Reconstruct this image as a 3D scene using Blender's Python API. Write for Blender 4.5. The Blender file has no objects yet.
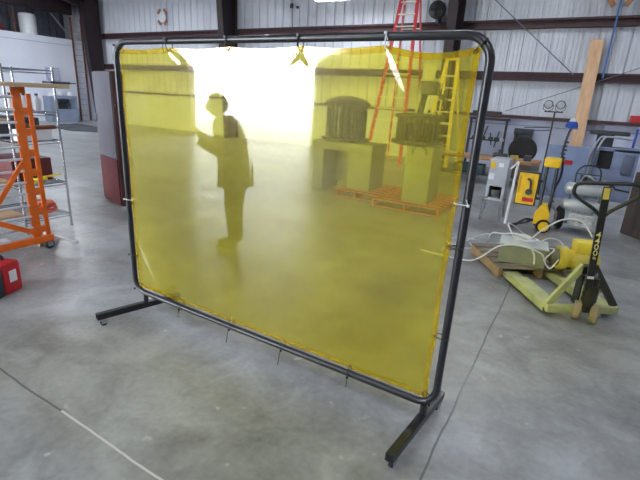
import bpy, bmesh, math, random
from mathutils import Vector, Matrix, Euler, noise
random.seed(4)
PI = math.pi
S = bpy.context.scene
COL = S.collection

# ------------------------------------------------------------------ materials
def lin(c):
    return tuple((v/255/12.92 if v/255 <= .04045 else ((v/255+.055)/1.055)**2.4) for v in c)

MATS = {}
def M(name, c=(128,128,128), rough=.5, metal=0.0, var=.12, scale=8.0, bump=0.0, spec=.5, dirt=None, dirt_amt=.0):
    if name in MATS: return MATS[name]
    m = bpy.data.materials.new(name); m.use_nodes = True
    nt = m.node_tree; N = nt.nodes; Lk = nt.links
    b = N['Principled BSDF']
    tc = N.new('ShaderNodeTexCoord'); nz = N.new('ShaderNodeTexNoise')
    nz.inputs['Scale'].default_value = scale; nz.inputs['Detail'].default_value = 5
    Lk.new(tc.outputs['Object'], nz.inputs['Vector'])
    ramp = N.new('ShaderNodeValToRGB')
    l = lin(c)
    ramp.color_ramp.elements[0].position = .3; ramp.color_ramp.elements[1].position = .7
    ramp.color_ramp.elements[0].color = tuple(x*(1-var) for x in l)+(1,)
    ramp.color_ramp.elements[1].color = tuple(min(1, x*(1+var)) for x in l)+(1,)
    Lk.new(nz.outputs['Fac'], ramp.inputs['Fac'])
    out = ramp.outputs['Color']
    if dirt:
        n2 = N.new('ShaderNodeTexNoise'); n2.inputs['Scale'].default_value = scale*.45; n2.inputs['Detail'].default_value = 8
        Lk.new(tc.outputs['Object'], n2.inputs['Vector'])
        r2 = N.new('ShaderNodeValToRGB'); r2.color_ramp.elements[0].position = .52; r2.color_ramp.elements[1].position = .68
        r2.color_ramp.elements[1].color = (dirt_amt,)*3+(1,)
        Lk.new(n2.outputs['Fac'], r2.inputs['Fac'])
        mx = N.new('ShaderNodeMixRGB'); mx.inputs['Color2'].default_value = lin(dirt)+(1,)
        Lk.new(r2.outputs['Color'], mx.inputs['Fac']); Lk.new(out, mx.inputs['Color1']); out = mx.outputs['Color']
    Lk.new(out, b.inputs['Base Color'])
    b.inputs['Roughness'].default_value = rough; b.inputs['Metallic'].default_value = metal
    b.inputs['Specular IOR Level'].default_value = spec
    if bump:
        bp = N.new('ShaderNodeBump'); bp.inputs['Strength'].default_value = bump; bp.inputs['Distance'].default_value = .01
        Lk.new(nz.outputs['Fac'], bp.inputs['Height']); Lk.new(bp.outputs['Normal'], b.inputs['Normal'])
    MATS[name] = m
    return m

def wood(name, c, c2, axis='Z', rough=.7):
    if name in MATS: return MATS[name]
    m = bpy.data.materials.new(name); m.use_nodes = True
    nt = m.node_tree; N = nt.nodes; Lk = nt.links; b = N['Principled BSDF']
    tc = N.new('ShaderNodeTexCoord'); mp = N.new('ShaderNodeMapping'); nz = N.new('ShaderNodeTexNoise')
    sc = {'X': (1.5,22,22), 'Y': (22,1.5,22), 'Z': (22,22,1.5)}[axis]
    mp.inputs['Scale'].default_value = sc; nz.inputs['Scale'].default_value = 1; nz.inputs['Detail'].default_value = 6; nz.inputs['Distortion'].default_value = .6
    Lk.new(tc.outputs['Object'], mp.inputs['Vector']); Lk.new(mp.outputs['Vector'], nz.inputs['Vector'])
    r = N.new('ShaderNodeValToRGB'); r.color_ramp.elements[0].position = .3; r.color_ramp.elements[1].position = .7
    r.color_ramp.elements[0].color = lin(c2)+(1,); r.color_ramp.elements[1].color = lin(c)+(1,)
    Lk.new(nz.outputs['Fac'], r.inputs['Fac']); Lk.new(r.outputs['Color'], b.inputs['Base Color'])
    b.inputs['Roughness'].default_value = rough
    MATS[name] = m; return m

def emit(name, c, s):
    m = bpy.data.materials.new(name); m.use_nodes = True
    b = m.node_tree.nodes['Principled BSDF']
    b.inputs['Base Color'].default_value = (1,1,1,1)
    b.inputs['Emission Color'].default_value = tuple(c)+(1,); b.inputs['Emission Strength'].default_value = s
    return m

def concrete():
    m = bpy.data.materials.new('polished_concrete'); m.use_nodes = True
    nt = m.node_tree; N = nt.nodes; Lk = nt.links; b = N['Principled BSDF']
    geo = N.new('ShaderNodeNewGeometry')
    def nz(s, d, dist=0, sc=None):
        n = N.new('ShaderNodeTexNoise'); n.inputs['Scale'].default_value = s; n.inputs['Detail'].default_value = d
        n.inputs['Distortion'].default_value = dist
        if sc:
            mp = N.new('ShaderNodeMapping'); mp.inputs['Scale'].default_value = sc
            Lk.new(geo.outputs['Position'], mp.inputs['Vector']); Lk.new(mp.outputs['Vector'], n.inputs['Vector'])
        else: Lk.new(geo.outputs['Position'], n.inputs['Vector'])
        return n
    big = nz(.55, 6, .8); mid = nz(2.6, 8, 1.2); fine = nz(26, 6); sweep = nz(1.0, 5, .4, (.5, 2.2, 1))
    def math_(op, a, c, clamp=False):
        n = N.new('ShaderNodeMath'); n.operation = op; n.use_clamp = clamp
        for i, v in enumerate((a, c)):
            if v is None: continue
            if isinstance(v, (int, float)): n.inputs[i].default_value = v
            else: Lk.new(v, n.inputs[i])
        return n.outputs[0]
    s = math_('ADD', math_('MULTIPLY', big.outputs['Fac'], .38), math_('MULTIPLY', mid.outputs['Fac'], .34))
    s = math_('ADD', s, math_('MULTIPLY', fine.outputs['Fac'], .12))
    s = math_('ADD', s, math_('MULTIPLY', sweep.outputs['Fac'], .16))
    r = N.new('ShaderNodeValToRGB'); e = r.color_ramp.elements
    e[0].position = .36; e[0].color = lin((98,98,98))+(1,)
    e[1].position = .64; e[1].color = lin((176,179,182))+(1,)
    e2 = e.new(.5); e2.color = lin((143,144,145))+(1,)
    Lk.new(s, r.inputs['Fac'])
    # saw-cut joints on a 4.6 m grid
    sep = N.new('ShaderNodeSeparateXYZ')
    wob = nz(2.0, 3); vm = N.new('ShaderNodeVectorMath'); vm.operation = 'SCALE'; vm.inputs['Scale'].default_value = .035
    va = N.new('ShaderNodeVectorMath'); va.operation = 'ADD'
    Lk.new(wob.outputs['Color'], vm.inputs[0]); Lk.new(geo.outputs['Position'], va.inputs[0]); Lk.new(vm.outputs[0], va.inputs[1])
    Lk.new(va.outputs[0], sep.inputs[0])
    def joint(sock, off, w):
        a = math_('SUBTRACT', sock, off-2.3)
        a = math_('ADD', a, 46.0)
        a = math_('MODULO', a, 4.6)
        a = math_('ABSOLUTE', math_('SUBTRACT', a, 2.3), None)
        return math_('LESS_THAN', a, w)
    jx = joint(sep.outputs['X'], -.33, .006); jy = joint(sep.outputs['Y'], 1.03, .006)
    j = math_('MAXIMUM', jx, jy)
    # fresh filler in part of the joint
    fill = math_('MULTIPLY', math_('MULTIPLY', jy, math_('GREATER_THAN', sep.outputs['X'], -2.15)), math_('LESS_THAN', sep.outputs['X'], -1.0))
    mx = N.new('ShaderNodeMixRGB'); mx.inputs['Color2'].default_value = lin((80,80,80))+(1,)
    Lk.new(math_('MULTIPLY', j, .8), mx.inputs['Fac']); Lk.new(r.outputs['Color'], mx.inputs['Color1'])
    mx2 = N.new('ShaderNodeMixRGB'); mx2.inputs['Color2'].default_value = lin((205,207,210))+(1,)
    Lk.new(fill, mx2.inputs['Fac']); Lk.new(mx.outputs['Color'], mx2.inputs['Color1'])
    # scattered dark and pale specks
    vo = N.new('ShaderNodeTexNoise'); vo.inputs['Scale'].default_value = 9; vo.inputs['Detail'].default_value = 2
    Lk.new(geo.outputs['Position'], vo.inputs['Vector'])
    sp = N.new('ShaderNodeValToRGB'); sp.color_ramp.elements[0].position = .70; sp.color_ramp.elements[1].position = .78
    Lk.new(vo.outputs['Fac'], sp.inputs['Fac'])
    mx3 = N.new('ShaderNodeMixRGB'); mx3.inputs['Color2'].default_value = lin((205,206,208))+(1,)
    Lk.new(math_('MULTIPLY', sp.outputs['Color'], .6), mx3.inputs['Fac']); Lk.new(mx2.outputs['Color'], mx3.inputs['Color1'])
    Lk.new(mx3.outputs['Color'], b.inputs['Base Color'])
    rr = N.new('ShaderNodeMapRange'); rr.inputs['To Min'].default_value = .22; rr.inputs['To Max'].default_value = .46
    Lk.new(mid.outputs['Fac'], rr.inputs['Value']); Lk.new(rr.outputs['Result'], b.inputs['Roughness'])
    bp = N.new('ShaderNodeBump'); bp.inputs['Strength'].default_value = .12; bp.inputs['Distance'].default_value = .01
    Lk.new(fine.outputs['Fac'], bp.inputs['Height']); Lk.new(bp.outputs['Normal'], b.inputs['Normal'])
    return m

def film(name, tint, scatter, diff_fac, ior, rough, cloud=.0):
    """clear tinted vinyl: see-through, a little scattering, glossy skin"""
    m = bpy.data.materials.new(name); m.use_nodes = True
    nt = m.node_tree; N = nt.nodes; Lk = nt.links
    N.remove(N['Principled BSDF']); out = N['Material Output']
    tr = N.new('ShaderNodeBsdfTransparent'); tr.inputs['Color'].default_value = tint+(1,)
    df = N.new('ShaderNodeBsdfDiffuse'); df.inputs['Color'].default_value = scatter+(1,)
    tl = N.new('ShaderNodeBsdfTranslucent'); tl.inputs['Color'].default_value = scatter+(1,)
    gl = N.new('ShaderNodeBsdfGlossy'); gl.inputs['Roughness'].default_value = rough; gl.inputs['Color'].default_value = (1,1,1,1)
    # reflectance of a thin clear sheet, the same from both faces (Schlick)
    lw = N.new('ShaderNodeLayerWeight'); lw.inputs['Blend'].default_value = .5
    pw = N.new('ShaderNodeMath'); pw.operation = 'POWER'; pw.inputs[1].default_value = 5; Lk.new(lw.outputs['Facing'], pw.inputs[0])
    fr = N.new('ShaderNodeMath'); fr.operation = 'MULTIPLY_ADD'; r0 = ior; fr.inputs[1].default_value = 1-r0; fr.inputs[2].default_value = r0; Lk.new(pw.outputs[0], fr.inputs[0])
    m1 = N.new('ShaderNodeMixShader'); m1.inputs[0].default_value = .5
    Lk.new(df.outputs[0], m1.inputs[1]); Lk.new(tl.outputs[0], m1.inputs[2])
    m2 = N.new('ShaderNodeMixShader')
    nz = N.new('ShaderNodeTexNoise'); nz.inputs['Scale'].default_value = 1.6; nz.inputs['Detail'].default_value = 6
    tc = N.new('ShaderNodeTexCoord'); Lk.new(tc.outputs['Object'], nz.inputs['Vector'])
    mr = N.new('ShaderNodeMapRange'); mr.inputs['From Min'].default_value = .3; mr.inputs['From Max'].default_value = .7
    mr.inputs['To Min'].default_value = diff_fac-cloud; mr.inputs['To Max'].default_value = diff_fac+cloud
    Lk.new(nz.outputs['Fac'], mr.inputs['Value']); Lk.new(mr.outputs['Result'], m2.inputs[0])
    Lk.new(tr.outputs[0], m2.inputs[1]); Lk.new(m1.outputs[0], m2.inputs[2])
    m3 = N.new('ShaderNodeMixShader'); Lk.new(fr.outputs[0], m3.inputs[0])
    g2 = N.new('ShaderNodeBsdfGlossy'); g2.inputs['Roughness'].default_value = .38
    mg = N.new('ShaderNodeMixShader'); mg.inputs[0].default_value = .15
    Lk.new(gl.outputs[0], mg.inputs[1]); Lk.new(g2.outputs[0], mg.inputs[2])
    Lk.new(m2.outputs[0], m3.inputs[1]); Lk.new(mg.outputs[0], m3.inputs[2])
    Lk.new(m3.outputs[0], out.inputs['Surface'])
    return m

blacksteel = M('black_painted_steel', (34,36,42), .32, .2, .25, 20, spec=.7)
galv = M('brushed_aluminium', (176,180,188), .35, .75, .12, 14)
chrome = M('chrome_wire', (190,194,202), .25, .9, .1, 10)
rubber = M('black_rubber', (26,26,28), .7, 0, .3, 30)
darkgrey = M('dark_grey_plastic', (52,54,60), .5, 0, .25, 20)
steelgrey = M('worn_grey_steel', (122,126,134), .45, .3, .2, 12, dirt=(80,72,62), dirt_amt=.5)
palegrey = M('pale_grey_enamel', (176,180,188), .4, 0, .1, 6, dirt=(120,115,108), dirt_amt=.4)
yellowp = M('yellow_paint', (236,190,30), .4, 0, .12, 9)
whitep = M('white_plastic', (222,224,230), .45, 0, .06, 9)
redp = M('red_paint', (190,30,40), .4, 0, .15, 9)
orange = M('orange_paint', (236,112,30), .4, 0, .12, 9)
lime = M('lime_green_paint', (186,190,132), .55, 0, .18, 7, dirt=(140,138,122), dirt_amt=.6)
girtm = M('red_oxide_steel', (72,48,52), .6, .1, .2, 6)
colm = M('dark_brown_steel', (44,32,36), .6, .1, .2, 4)
bluesteel = M('blue_grey_enamel', (132,148,182), .45, .1, .12, 4)
bluep = M('blue_plastic', (36,72,160), .4, 0, .15, 9)
pallet_w = wood('pallet_wood', (168,148,122), (112,94,74), 'X')
pallet_y = wood('pallet_wood_lengthwise', (168,148,122), (112,94,74), 'Y')
lumber = wood('pale_lumber', (222,186,150), (196,154,116), 'Z')
planky = wood('pale_plank', (214,190,158), (184,156,122), 'Y')
orangewood = wood('orange_pallet_wood', (206,128,62), (160,92,44), 'X')

# ------------------------------------------------------------------ mesh builder
class MB:
    def __init__(s): s.bm = bmesh.new()
    def box(s, x0,x1,y0,y1,z0,z1, rot=None, bev=0):
        t = bmesh.ops.create_cube(s.bm, size=1)['verts']
        cx, cy, cz = (x0+x1)/2, (y0+y1)/2, (z0+z1)/2
        mt = Matrix.Translation((cx,cy,cz))
        if rot is not None: mt = mt @ rot.to_4x4()
        mt = mt @ Matrix.Diagonal((abs(x1-x0),abs(y1-y0),abs(z1-z0),1))
        bmesh.ops.transform(s.bm, matrix=mt, verts=t)
        if bev:
            es = list({e for v in t for e in v.link_edges})
            bmesh.ops.bevel(s.bm, geom=es, offset=bev, segments=2, affect='EDGES', profile=.6)
        return s
    def beam(s, a, b, w, h, up=(0,0,1), bev=0):
        a, b = Vector(a), Vector(b); y = (b-a); L = y.length; y.normalize()
        u = Vector(up); x = y.cross(u)
        if x.length < 1e-4: x = y.cross(Vector((1,0,0)))
        x.normalize(); z = x.cross(y)
        r = Matrix((x,y,z)).transposed(); c = (a+b)/2
        return s.box(c.x-w/2,c.x+w/2,c.y-L/2,c.y+L/2,c.z-h/2,c.z+h/2, rot=r, bev=bev)
    def cyl(s, a, b, r, r2=None, seg=16):
        a, b = Vector(a), Vector(b); d = b-a
        t = bmesh.ops.create_cone(s.bm, cap_ends=True, segments=seg, radius1=r, radius2=r if r2 is None else r2, depth=d.length)['verts']
        q = Vector((0,0,1)).rotation_difference(d.normalized())
        bmesh.ops.transform(s.bm, matrix=Matrix.Translation((a+b)/2) @ q.to_matrix().to_4x4(), verts=t)
        return s
    def sph(s, c, r, sc=(1,1,1), seg=16):
        t = bmesh.ops.create_uvsphere(s.bm, u_segments=seg, v_segments=max(6, seg//2), radius=r)['verts']
        bmesh.ops.transform(s.bm, matrix=Matrix.Translation(c) @ Matrix.Diagonal((*sc,1)), verts=t)
        return s
    def lathe(s, prof, origin=(0,0,0), axis=(0,0,1), seg=24):
        q = Vector((0,0,1)).rotation_difference(Vector(axis).normalized()).to_matrix()
        rings = []
        for (r, z) in prof:
            rings.append([s.bm.verts.new(Vector(origin)+q @ Vector((r*math.cos(2*PI*i/seg), r*math.sin(2*PI*i/seg), z))) for i in range(seg)])
        for a, b in zip(rings, rings[1:]):
            for i in range(seg): s.bm.faces.new((a[i], a[(i+1)%seg], b[(i+1)%seg], b[i]))
        s.bm.faces.new(rings[0][::-1]); s.bm.faces.new(rings[-1])
        return s
    def torus(s, c, R, r, axis=(0,0,1), seg=28, seg2=10):
        q = Vector((0,0,1)).rotation_difference(Vector(axis).normalized()).to_matrix()
        rings = []
        for i in range(seg):
            A = 2*PI*i/seg
            rings.append([s.bm.verts.new(Vector(c)+q @ Vector(((R+r*math.cos(2*PI*j/seg2))*math.cos(A), (R+r*math.cos(2*PI*j/seg2))*math.sin(A), r*math.sin(2*PI*j/seg2)))) for j in range(seg2)])
        for i in range(seg):
            a, b = rings[i], rings[(i+1)%seg]
            for j in range(seg2): s.bm.faces.new((a[j], b[j], b[(j+1)%seg2], a[(j+1)%seg2]))
        return s
    def tube(s, pts, r, seg=10, closed=False):
        P = [Vector(p) for p in pts]; n = len(P)
        rad = r if isinstance(r, (list, tuple)) else [r]*n
        tan = []
        for i in range(n):
            if closed: t = P[(i+1)%n]-P[(i-1)%n]
            else: t = P[min(i+1,n-1)]-P[max(i-1,0)]
            tan.append(t.normalized())
        ref = Vector((0,0,1)) if abs(tan[0].z) < .9 else Vector((1,0,0))
        x = tan[0].cross(ref).normalized(); rings = []
        for i in range(n):
            if i: x = (tan[i-1].rotation_difference(tan[i]) @ x)
            x = (x - tan[i]*x.dot(tan[i])).normalized(); y = tan[i].cross(x)
            rings.append([s.bm.verts.new(P[i]+rad[i]*(math.cos(2*PI*j/seg)*x+math.sin(2*PI*j/seg)*y)) for j in range(seg)])
        m = n if closed else n-1
        for i in range(m):
            a, b = rings[i], rings[(i+1)%n]
            for j in range(seg): s.bm.faces.new((a[j], a[(j+1)%seg], b[(j+1)%seg], b[j]))
        if not closed: s.bm.faces.new(rings[0][::-1]); s.bm.faces.new(rings[-1])
        return s
    def prism(s, pts, vec):
        """closed outline (coplanar 3-D points) extruded by vec"""
        v = [s.bm.verts.new(p) for p in pts]; f = s.bm.faces.new(v)
        r = bmesh.ops.extrude_face_region(s.bm, geom=[f])
        bmesh.ops.translate(s.bm, vec=vec, verts=[g for g in r['geom'] if isinstance(g, bmesh.types.BMVert)])
        return s
    def build(s, name, mat, parent=None, smooth=None, kind=None, label=None, world=True):
        bmesh.ops.recalc_face_normals(s.bm, faces=s.bm.faces)
        if parent is not None and world: s.bm.transform(WM[parent.name].inverted())
        me = bpy.data.meshes.new(name); s.bm.to_mesh(me); s.bm.free()
        me.materials.append(mat)
        if smooth is not False:
            me.shade_smooth()
            try: me.set_sharp_from_angle(angle=math.radians(smooth or 38))
            except Exception: pass
        o = bpy.data.objects.new(name, me); COL.objects.link(o)
        if parent is not None: o.parent = parent
        WM[o.name] = WM[parent.name].copy() if parent is not None else Matrix.Identity(4)
        if kind: o['kind'] = kind
        if label: o['label'] = label
        return o
WM = {}

def thing(name, label, cat, loc=(0,0,0), rz=0, group=None):
    o = bpy.data.objects.new(name, None); COL.objects.link(o)
    o.location = loc; o.rotation_euler = (0,0,rz); o.empty_display_size = .1
    o['label'] = label; o['category'] = cat
    if group: o['group'] = group
    WM[o.name] = Matrix.Translation(loc) @ Matrix.Rotation(rz, 4, 'Z')
    return o
def tag(o, label, cat, group=None):
    """move the origin of a one-mesh thing to its base, then describe it"""
    me = o.data; n = len(me.vertices)
    cx = sum(v.co.x for v in me.vertices)/n; cy = sum(v.co.y for v in me.vertices)/n; z = min(v.co.z for v in me.vertices)
    me.transform(Matrix.Translation((-cx,-cy,-z))); o.location = (cx,cy,z)
    o['label'] = label; o['category'] = cat
    if group: o['group'] = group
    return o
def struct(name, mb, mat, label=None, smooth=None):
    o = mb.build(name, mat, kind='structure', smooth=smooth)
    if label: o['label'] = label
    return o
def copy_tree(o, parent=None):
    c = o.copy(); COL.objects.link(c); c.parent = parent
    for ch in list(o.children): copy_tree(ch, c)
    return c
def bez(pts, n=10):
    """Catmull-Rom through points"""
    P = [Vector(p) for p in pts]; P = [P[0]*2-P[1]]+P+[P[-1]*2-P[-2]]; out = []
    for i in range(1, len(P)-2):
        for k in range(n):
            t = k/n; a,b,c,d = P[i-1:i+3]
            out.append(.5*((2*b)+(c-a)*t+(2*a-5*b+4*c-d)*t*t+(3*b-a-3*c+d)*t**3))
    out.append(P[-2]); return out

# ------------------------------------------------------------------ setting
XL, XR, YF, YB = -21.6, 9.0, -8.0, 13.9
struct('floor', MB().box(-27, XR, YF, YB+.3, -.2, 0), concrete(), smooth=False)
struct('driveway', MB().box(-60, 40, -70, YF, -.25, -.02), M('driveway_concrete', (176,176,172), .8, 0, .15, .8), smooth=False)

def siding(x0, x1, y, z0, z1, d, pitch=.352):
    """vertical ribbed sheet: broad pans with a raised rib; d=+1 ribs point to -Y"""
    mb = MB(); pts = []; x = x0
    while x < x1:
        for (dx, h) in ((0,0),(.002,-.045),(.026,-.045),(.028,0),(.034,.012),(.060,.012),(.066,0),(.145,0),(.152,.006),(.172,.006),(.179,0),(.25,0),(.257,.006),(.277,.006),(.284,0)):
            pts.append((x+dx, y-d*h))
        x += pitch
    a = [mb.bm.verts.new((p[0],p[1],z0)) for p in pts]; b = [mb.bm.verts.new((p[0],p[1],z1)) for p in pts]
    a2 = mb.bm.verts.new((pts[-1][0], y+d*.2, z0)); a1 = mb.bm.verts.new((x0, y+d*.2, z0))
    b2 = mb.bm.verts.new((pts[-1][0], y+d*.2, z1)); b1 = mb.bm.verts.new((x0, y+d*.2, z1))
    a = [a1]+a+[a2]; b = [b1]+b+[b2]; n = len(a)
    for i in range(n): mb.bm.faces.new((a[i], a[(i+1)%n], b[(i+1)%n], b[i]))
    mb.bm.faces.new(a); mb.bm.faces.new(b[::-1])
    return mb
sidm = M('grey_blue_steel_siding', (206,210,220), .42, .05, .06, 1.2, dirt=(150,150,162), dirt_amt=.5)
struct('wall_back', siding(-27, XR, YB+.06, 1.46, 6.2, 1), sidm, 'ribbed grey metal siding along the back of the workshop', smooth=False)
struct('trim_1', MB().box(-27, XR, YB-.02, YB+.25, 0, 1.46), M('white_liner_panel', (206,212,236), .5, 0, .07, .8, dirt=(160,160,178), dirt_amt=.6), 'white lower wall panel below the siding', smooth=False)
struct('trim_2', MB().box(-21.2, XR, YB-.16, YB, 1.44, 1.53), girtm, 'dark brown ledge on top of the white lower wall', smooth=False)
def girt(n, z):
    mb = MB()
    mb.box(-21.4, XR, YB-.015, YB+.012, z-.11, z+.11); mb.box(-21.4, XR, YB-.2, YB-.01, z+.095, z+.11)
    mb.box(-21.4, XR, YB-.2, YB-.185, z+.06, z+.11); mb.box(-21.4, XR, YB-.2, YB-.01, z-.11, z-.098)
    struct('trim_%d' % n, mb, girtm, 'horizontal brown steel girt on the ribbed wall', smooth=False)
girt(3, 2.56); girt(4, 3.87); 
# ceiling and remaining shell
struct('ceiling', MB().box(-27, XR, YF, YB+.3, 6.2, 6.3), M('insulated_roof', (150,152,160), .7, 0, .1, 2), smooth=False)
struct('wall_right', MB().box(XR, XR+.2, YF, YB+.3, 0, 6.2), sidm, smooth=False)
struct('wall_rear_left', MB().box(-27.2, -27, YF, YB+.3, 0, 6.2), M('dark_storage_siding', (92,96,108), .6, .1, .15, 3), 'dark siding behind the storage loft', smooth=False)
DX0, DX1, DZ = -12.9, -7.55, 4.6
mb = MB(); mb.box(-27, DX0, YF-.2, YF, 0, 6.2); mb.box(DX1, XR, YF-.2, YF, 0, 6.2); mb.box(DX0, DX1, YF-.2, YF, DZ, 6.2)
struct('wall_front', mb, M('front_siding', (140,134,130), .6, .1, .1, 2), smooth=False)
mb = MB(); mb.box(DX0-.12, DX0, YF-.25, YF+.06, 0, DZ+.12); mb.box(DX1, DX1+.12, YF-.25, YF+.06, 0, DZ+.12); mb.box(DX0, DX1, YF-.25, YF+.06, DZ, DZ+.12)
struct('trim_6', mb, girtm, 'brown steel frame around the open bay door', smooth=False)
# office partition and loft
struct('wall_left', MB().box(XL-.15, XL, YF, YB-.02, 0, 3.66), M('white_office_wall', (212,216,228), .55, 0, .05, 1.0), 'white partition wall below the storage loft', smooth=False)
struct('trim_7', MB().box(XL-.0, XL+.02, YF, YB-.7, 3.38, 3.40), M('panel_seam', (150,154,168), .6), 'thin seam near the top of the white partition', smooth=False)
struct('loft_floor', MB().box(-27, XL-.15, YF, YB, 3.5, 3.64), colm, 'loft floor above the office', smooth=False)
mb = siding(0, 14, 0, 3.64, 6.0, 1, .30)
mb.bm.transform(Matrix.Translation((-23.6, 0, 0)) @ Matrix.Rotation(PI/2, 4, 'Z'))
struct('loft_partition', mb, M('loft_siding', (104,108,122), .6, .1, .12, 3), 'corrugated partition at the back of the loft', smooth=False)

# columns and rafters (rigid steel frames)
for cx in (-20.35, -12.1, -3.75, 5.0):
    mb = MB()
    yc = YB-.21; d0, d1 = .50, .86
    for x0, x1, ya, yb in ((-.012,.012,None,None),):
        mb.prism([(cx-.012,yc-.02,0),(cx-.012,yc-d0,0),(cx-.012,yc-d1,5.6),(cx-.012,yc-.02,5.6)], (.024,0,0))
    mb.prism([(cx-.13,yc-d0-.02,0),(cx-.13,yc-d0,0),(cx-.13,yc-d1,5.6),(cx-.13,yc-d1-.02,5.6)], (.26,0,0))
    mb.box(cx-.13, cx+.13, yc-.02, yc, 0, 5.6)
    struct('steel_column', mb, colm, 'dark brown tapered steel column standing against the ribbed wall', smooth=False)
    mb = MB(); L = 20.5
    mb.prism([(cx-.012,yc,6.1),(cx-.012,yc-.74,4.95),(cx-.012,yc-2.6,5.3),(cx-.012,yc-L,5.45),(cx-.012,yc-L,6.1)], (.024,0,0))
    mb.prism([(cx-.13,yc-.74,4.93),(cx-.13,yc-2.6,5.28),(cx-.13,yc-L,5.43),(cx-.13,yc-L,5.46),(cx-.13,yc-2.6,5.31),(cx-.13,yc-.74,4.96)], (.26,0,0))
    struct('steel_rafter', mb, colm, 'dark brown steel rafter spanning away from the ribbed wall', smooth=False)
# heavier dark header over the loft
struct('loft_header', MB().box(XL-.2, XL+.05, YF, YB-.7, 4.72, 6.1), colm, 'deep dark beam over the loft edge', smooth=False)
# brace rods
def rod(a, b, r=.011):
    return MB().cyl(a, b, r, seg=8)
struct('brace_rod', rod((-2.95,YB-.22,4.55),(-.6,YB-.22,2.62),.013), M('rod_steel', (120,120,132), .5, .4), 'thin diagonal brace rod on the ribbed wall')
struct('brace_rod', rod((-2.1,YB-.22,1.62),(2.6,YB-.22,3.55),.010), M('rod_steel'), 'thin rising brace rod crossing the ribbed wall at right')
struct('conduit', MB().tube([(-3.2,YB-.05,1.27),(2.5,YB-.05,1.27)], .012, 8), M('conduit_grey', (150,152,166), .5, .3), 'thin grey conduit running along the white lower wall')

# ------------------------------------------------------------------ welding screen
FX, FY = -2.840, 2.017
W, H, Z0 = 2.44, 1.817, .181
scr = thing('welding_screen', 'large rolling welding screen with transparent yellow vinyl curtain in a black tube frame', 'welding screen', (FX,FY,0), math.radians(-.19))
SCR = WM[scr.name]
R = .11
def corner(cx, cz, a0):
    return [(cx+R*math.cos(a0+i*PI/16), 0, cz+R*math.sin(a0+i*PI/16)) for i in range(9)]
pts = corner(W-R, Z0+H-R, 0)+corner(R, Z0+H-R, PI/2)+corner(R, Z0+R, PI)+corner(W-R, Z0+R, 3*PI/2)
mb = MB(); mb.tube(pts, .0195, 14, closed=True)
mb.build('frame_tube', blacksteel, scr, smooth=60, world=False, label='black rounded tube frame')
def leg_set(xx, ang):
    RM = Matrix.Translation((xx,0,0)) @ Matrix.Rotation(ang, 4, 'Z') @ Matrix.Translation((-xx,0,0))
    def bl(mb, name, mat, par=scr, **k):
        mb.bm.transform(RM); return mb.build(name, mat, par, world=False, **k)
    bl(MB().cyl((xx,0,.103),(xx,0,Z0-.005),.018, seg=14), 'stub_post', blacksteel)
    mb = MB(); w = .025; y0, y1 = (-.37, .27)
    w = .022; mb.box(xx-w,xx+w,y0,y1,.062,.067); mb.box(xx-w,xx+w,y0,y1,.101,.106)
    mb.box(xx-w,xx-w+.005,y0,y1,.065,.103); mb.box(xx+w-.005,xx+w,y0,y1,.065,.103)
    mb.box(xx-w+.004,xx+w-.004,y0+.01,y1-.01,.066,.102)
    bl(mb, 'foot_bar', blacksteel)
    for yy in (-.325, .225):
        mb = MB(); mb.box(xx-.022,xx+.022,yy-.03,yy+.03,.058,.062); mb.cyl((xx,yy,.058),(xx,yy,.052),.014)
        mb.box(xx-.018,xx-.014,yy-.02,yy+.022,.020,.054); mb.box(xx+.014,xx+.018,yy-.02,yy+.022,.020,.054); mb.box(xx-.018,xx+.018,yy-.018,yy+.018,.051,.054)
        mb.cyl((xx-.02,yy,.0245),(xx+.02,yy,.0245),.004, seg=8)
        c = bl(mb, 'caster', galv, label='small swivel caster with bright fork')
        bl(MB().lathe([(.008,-.011),(.021,-.011),(.0245,-.007),(.0245,.007),(.021,.011),(.008,.011)],(xx,yy,.025),(1,0,0),20), 'caster_wheel', rubber, c)
leg_set(.115, math.radians(-17)); leg_set(W-.055, math.radians(-6))

vinyl = film('yellow_vinyl', (.97,.87,.10), (.93,.74,.03), .19, .115, .045, .02)
hemm = film('yellow_vinyl_hem', (.93,.76,.05), (.95,.72,.04), .225, .08, .10, .0)
# curtain sheet: inset from the tube, scalloped between ties
IN = .036
tops = [.525, 1.01, 1.50, 1.975]                     # tie positions along the top (x)
sides = [.30, .74, 1.41]; sides_r = [.42, .90, 1.11]                              # tie heights above bottom edge
bots = [.52, 1.01, 1.45, 1.93]
def scal(t, ties, lo, hi, depth):
    k = sorted([lo]+ties+[hi])
    for a, b in zip(k, k[1:]):
        if a <= t <= b: return depth*math.sin(PI*(t-a)/(b-a))**1.0
    return 0
def ridge(px, pz, ax, az, bx, bz, w, amp):
    """displacement of a crease running from a to b"""
    dx, dz = bx-ax, bz-az; L2 = dx*dx+dz*dz
    t = ((px-ax)*dx+(pz-az)*dz)/L2
    tt = max(0, min(1, t)); d = math.hypot(px-(ax+tt*dx), pz-(az+tt*dz))
    fade = math.sin(PI*min(1, max(0, t*.9+.1))) if 0 <= t <= 1 else .0
    return amp*math.exp(-(d/w)**2)*fade
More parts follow.
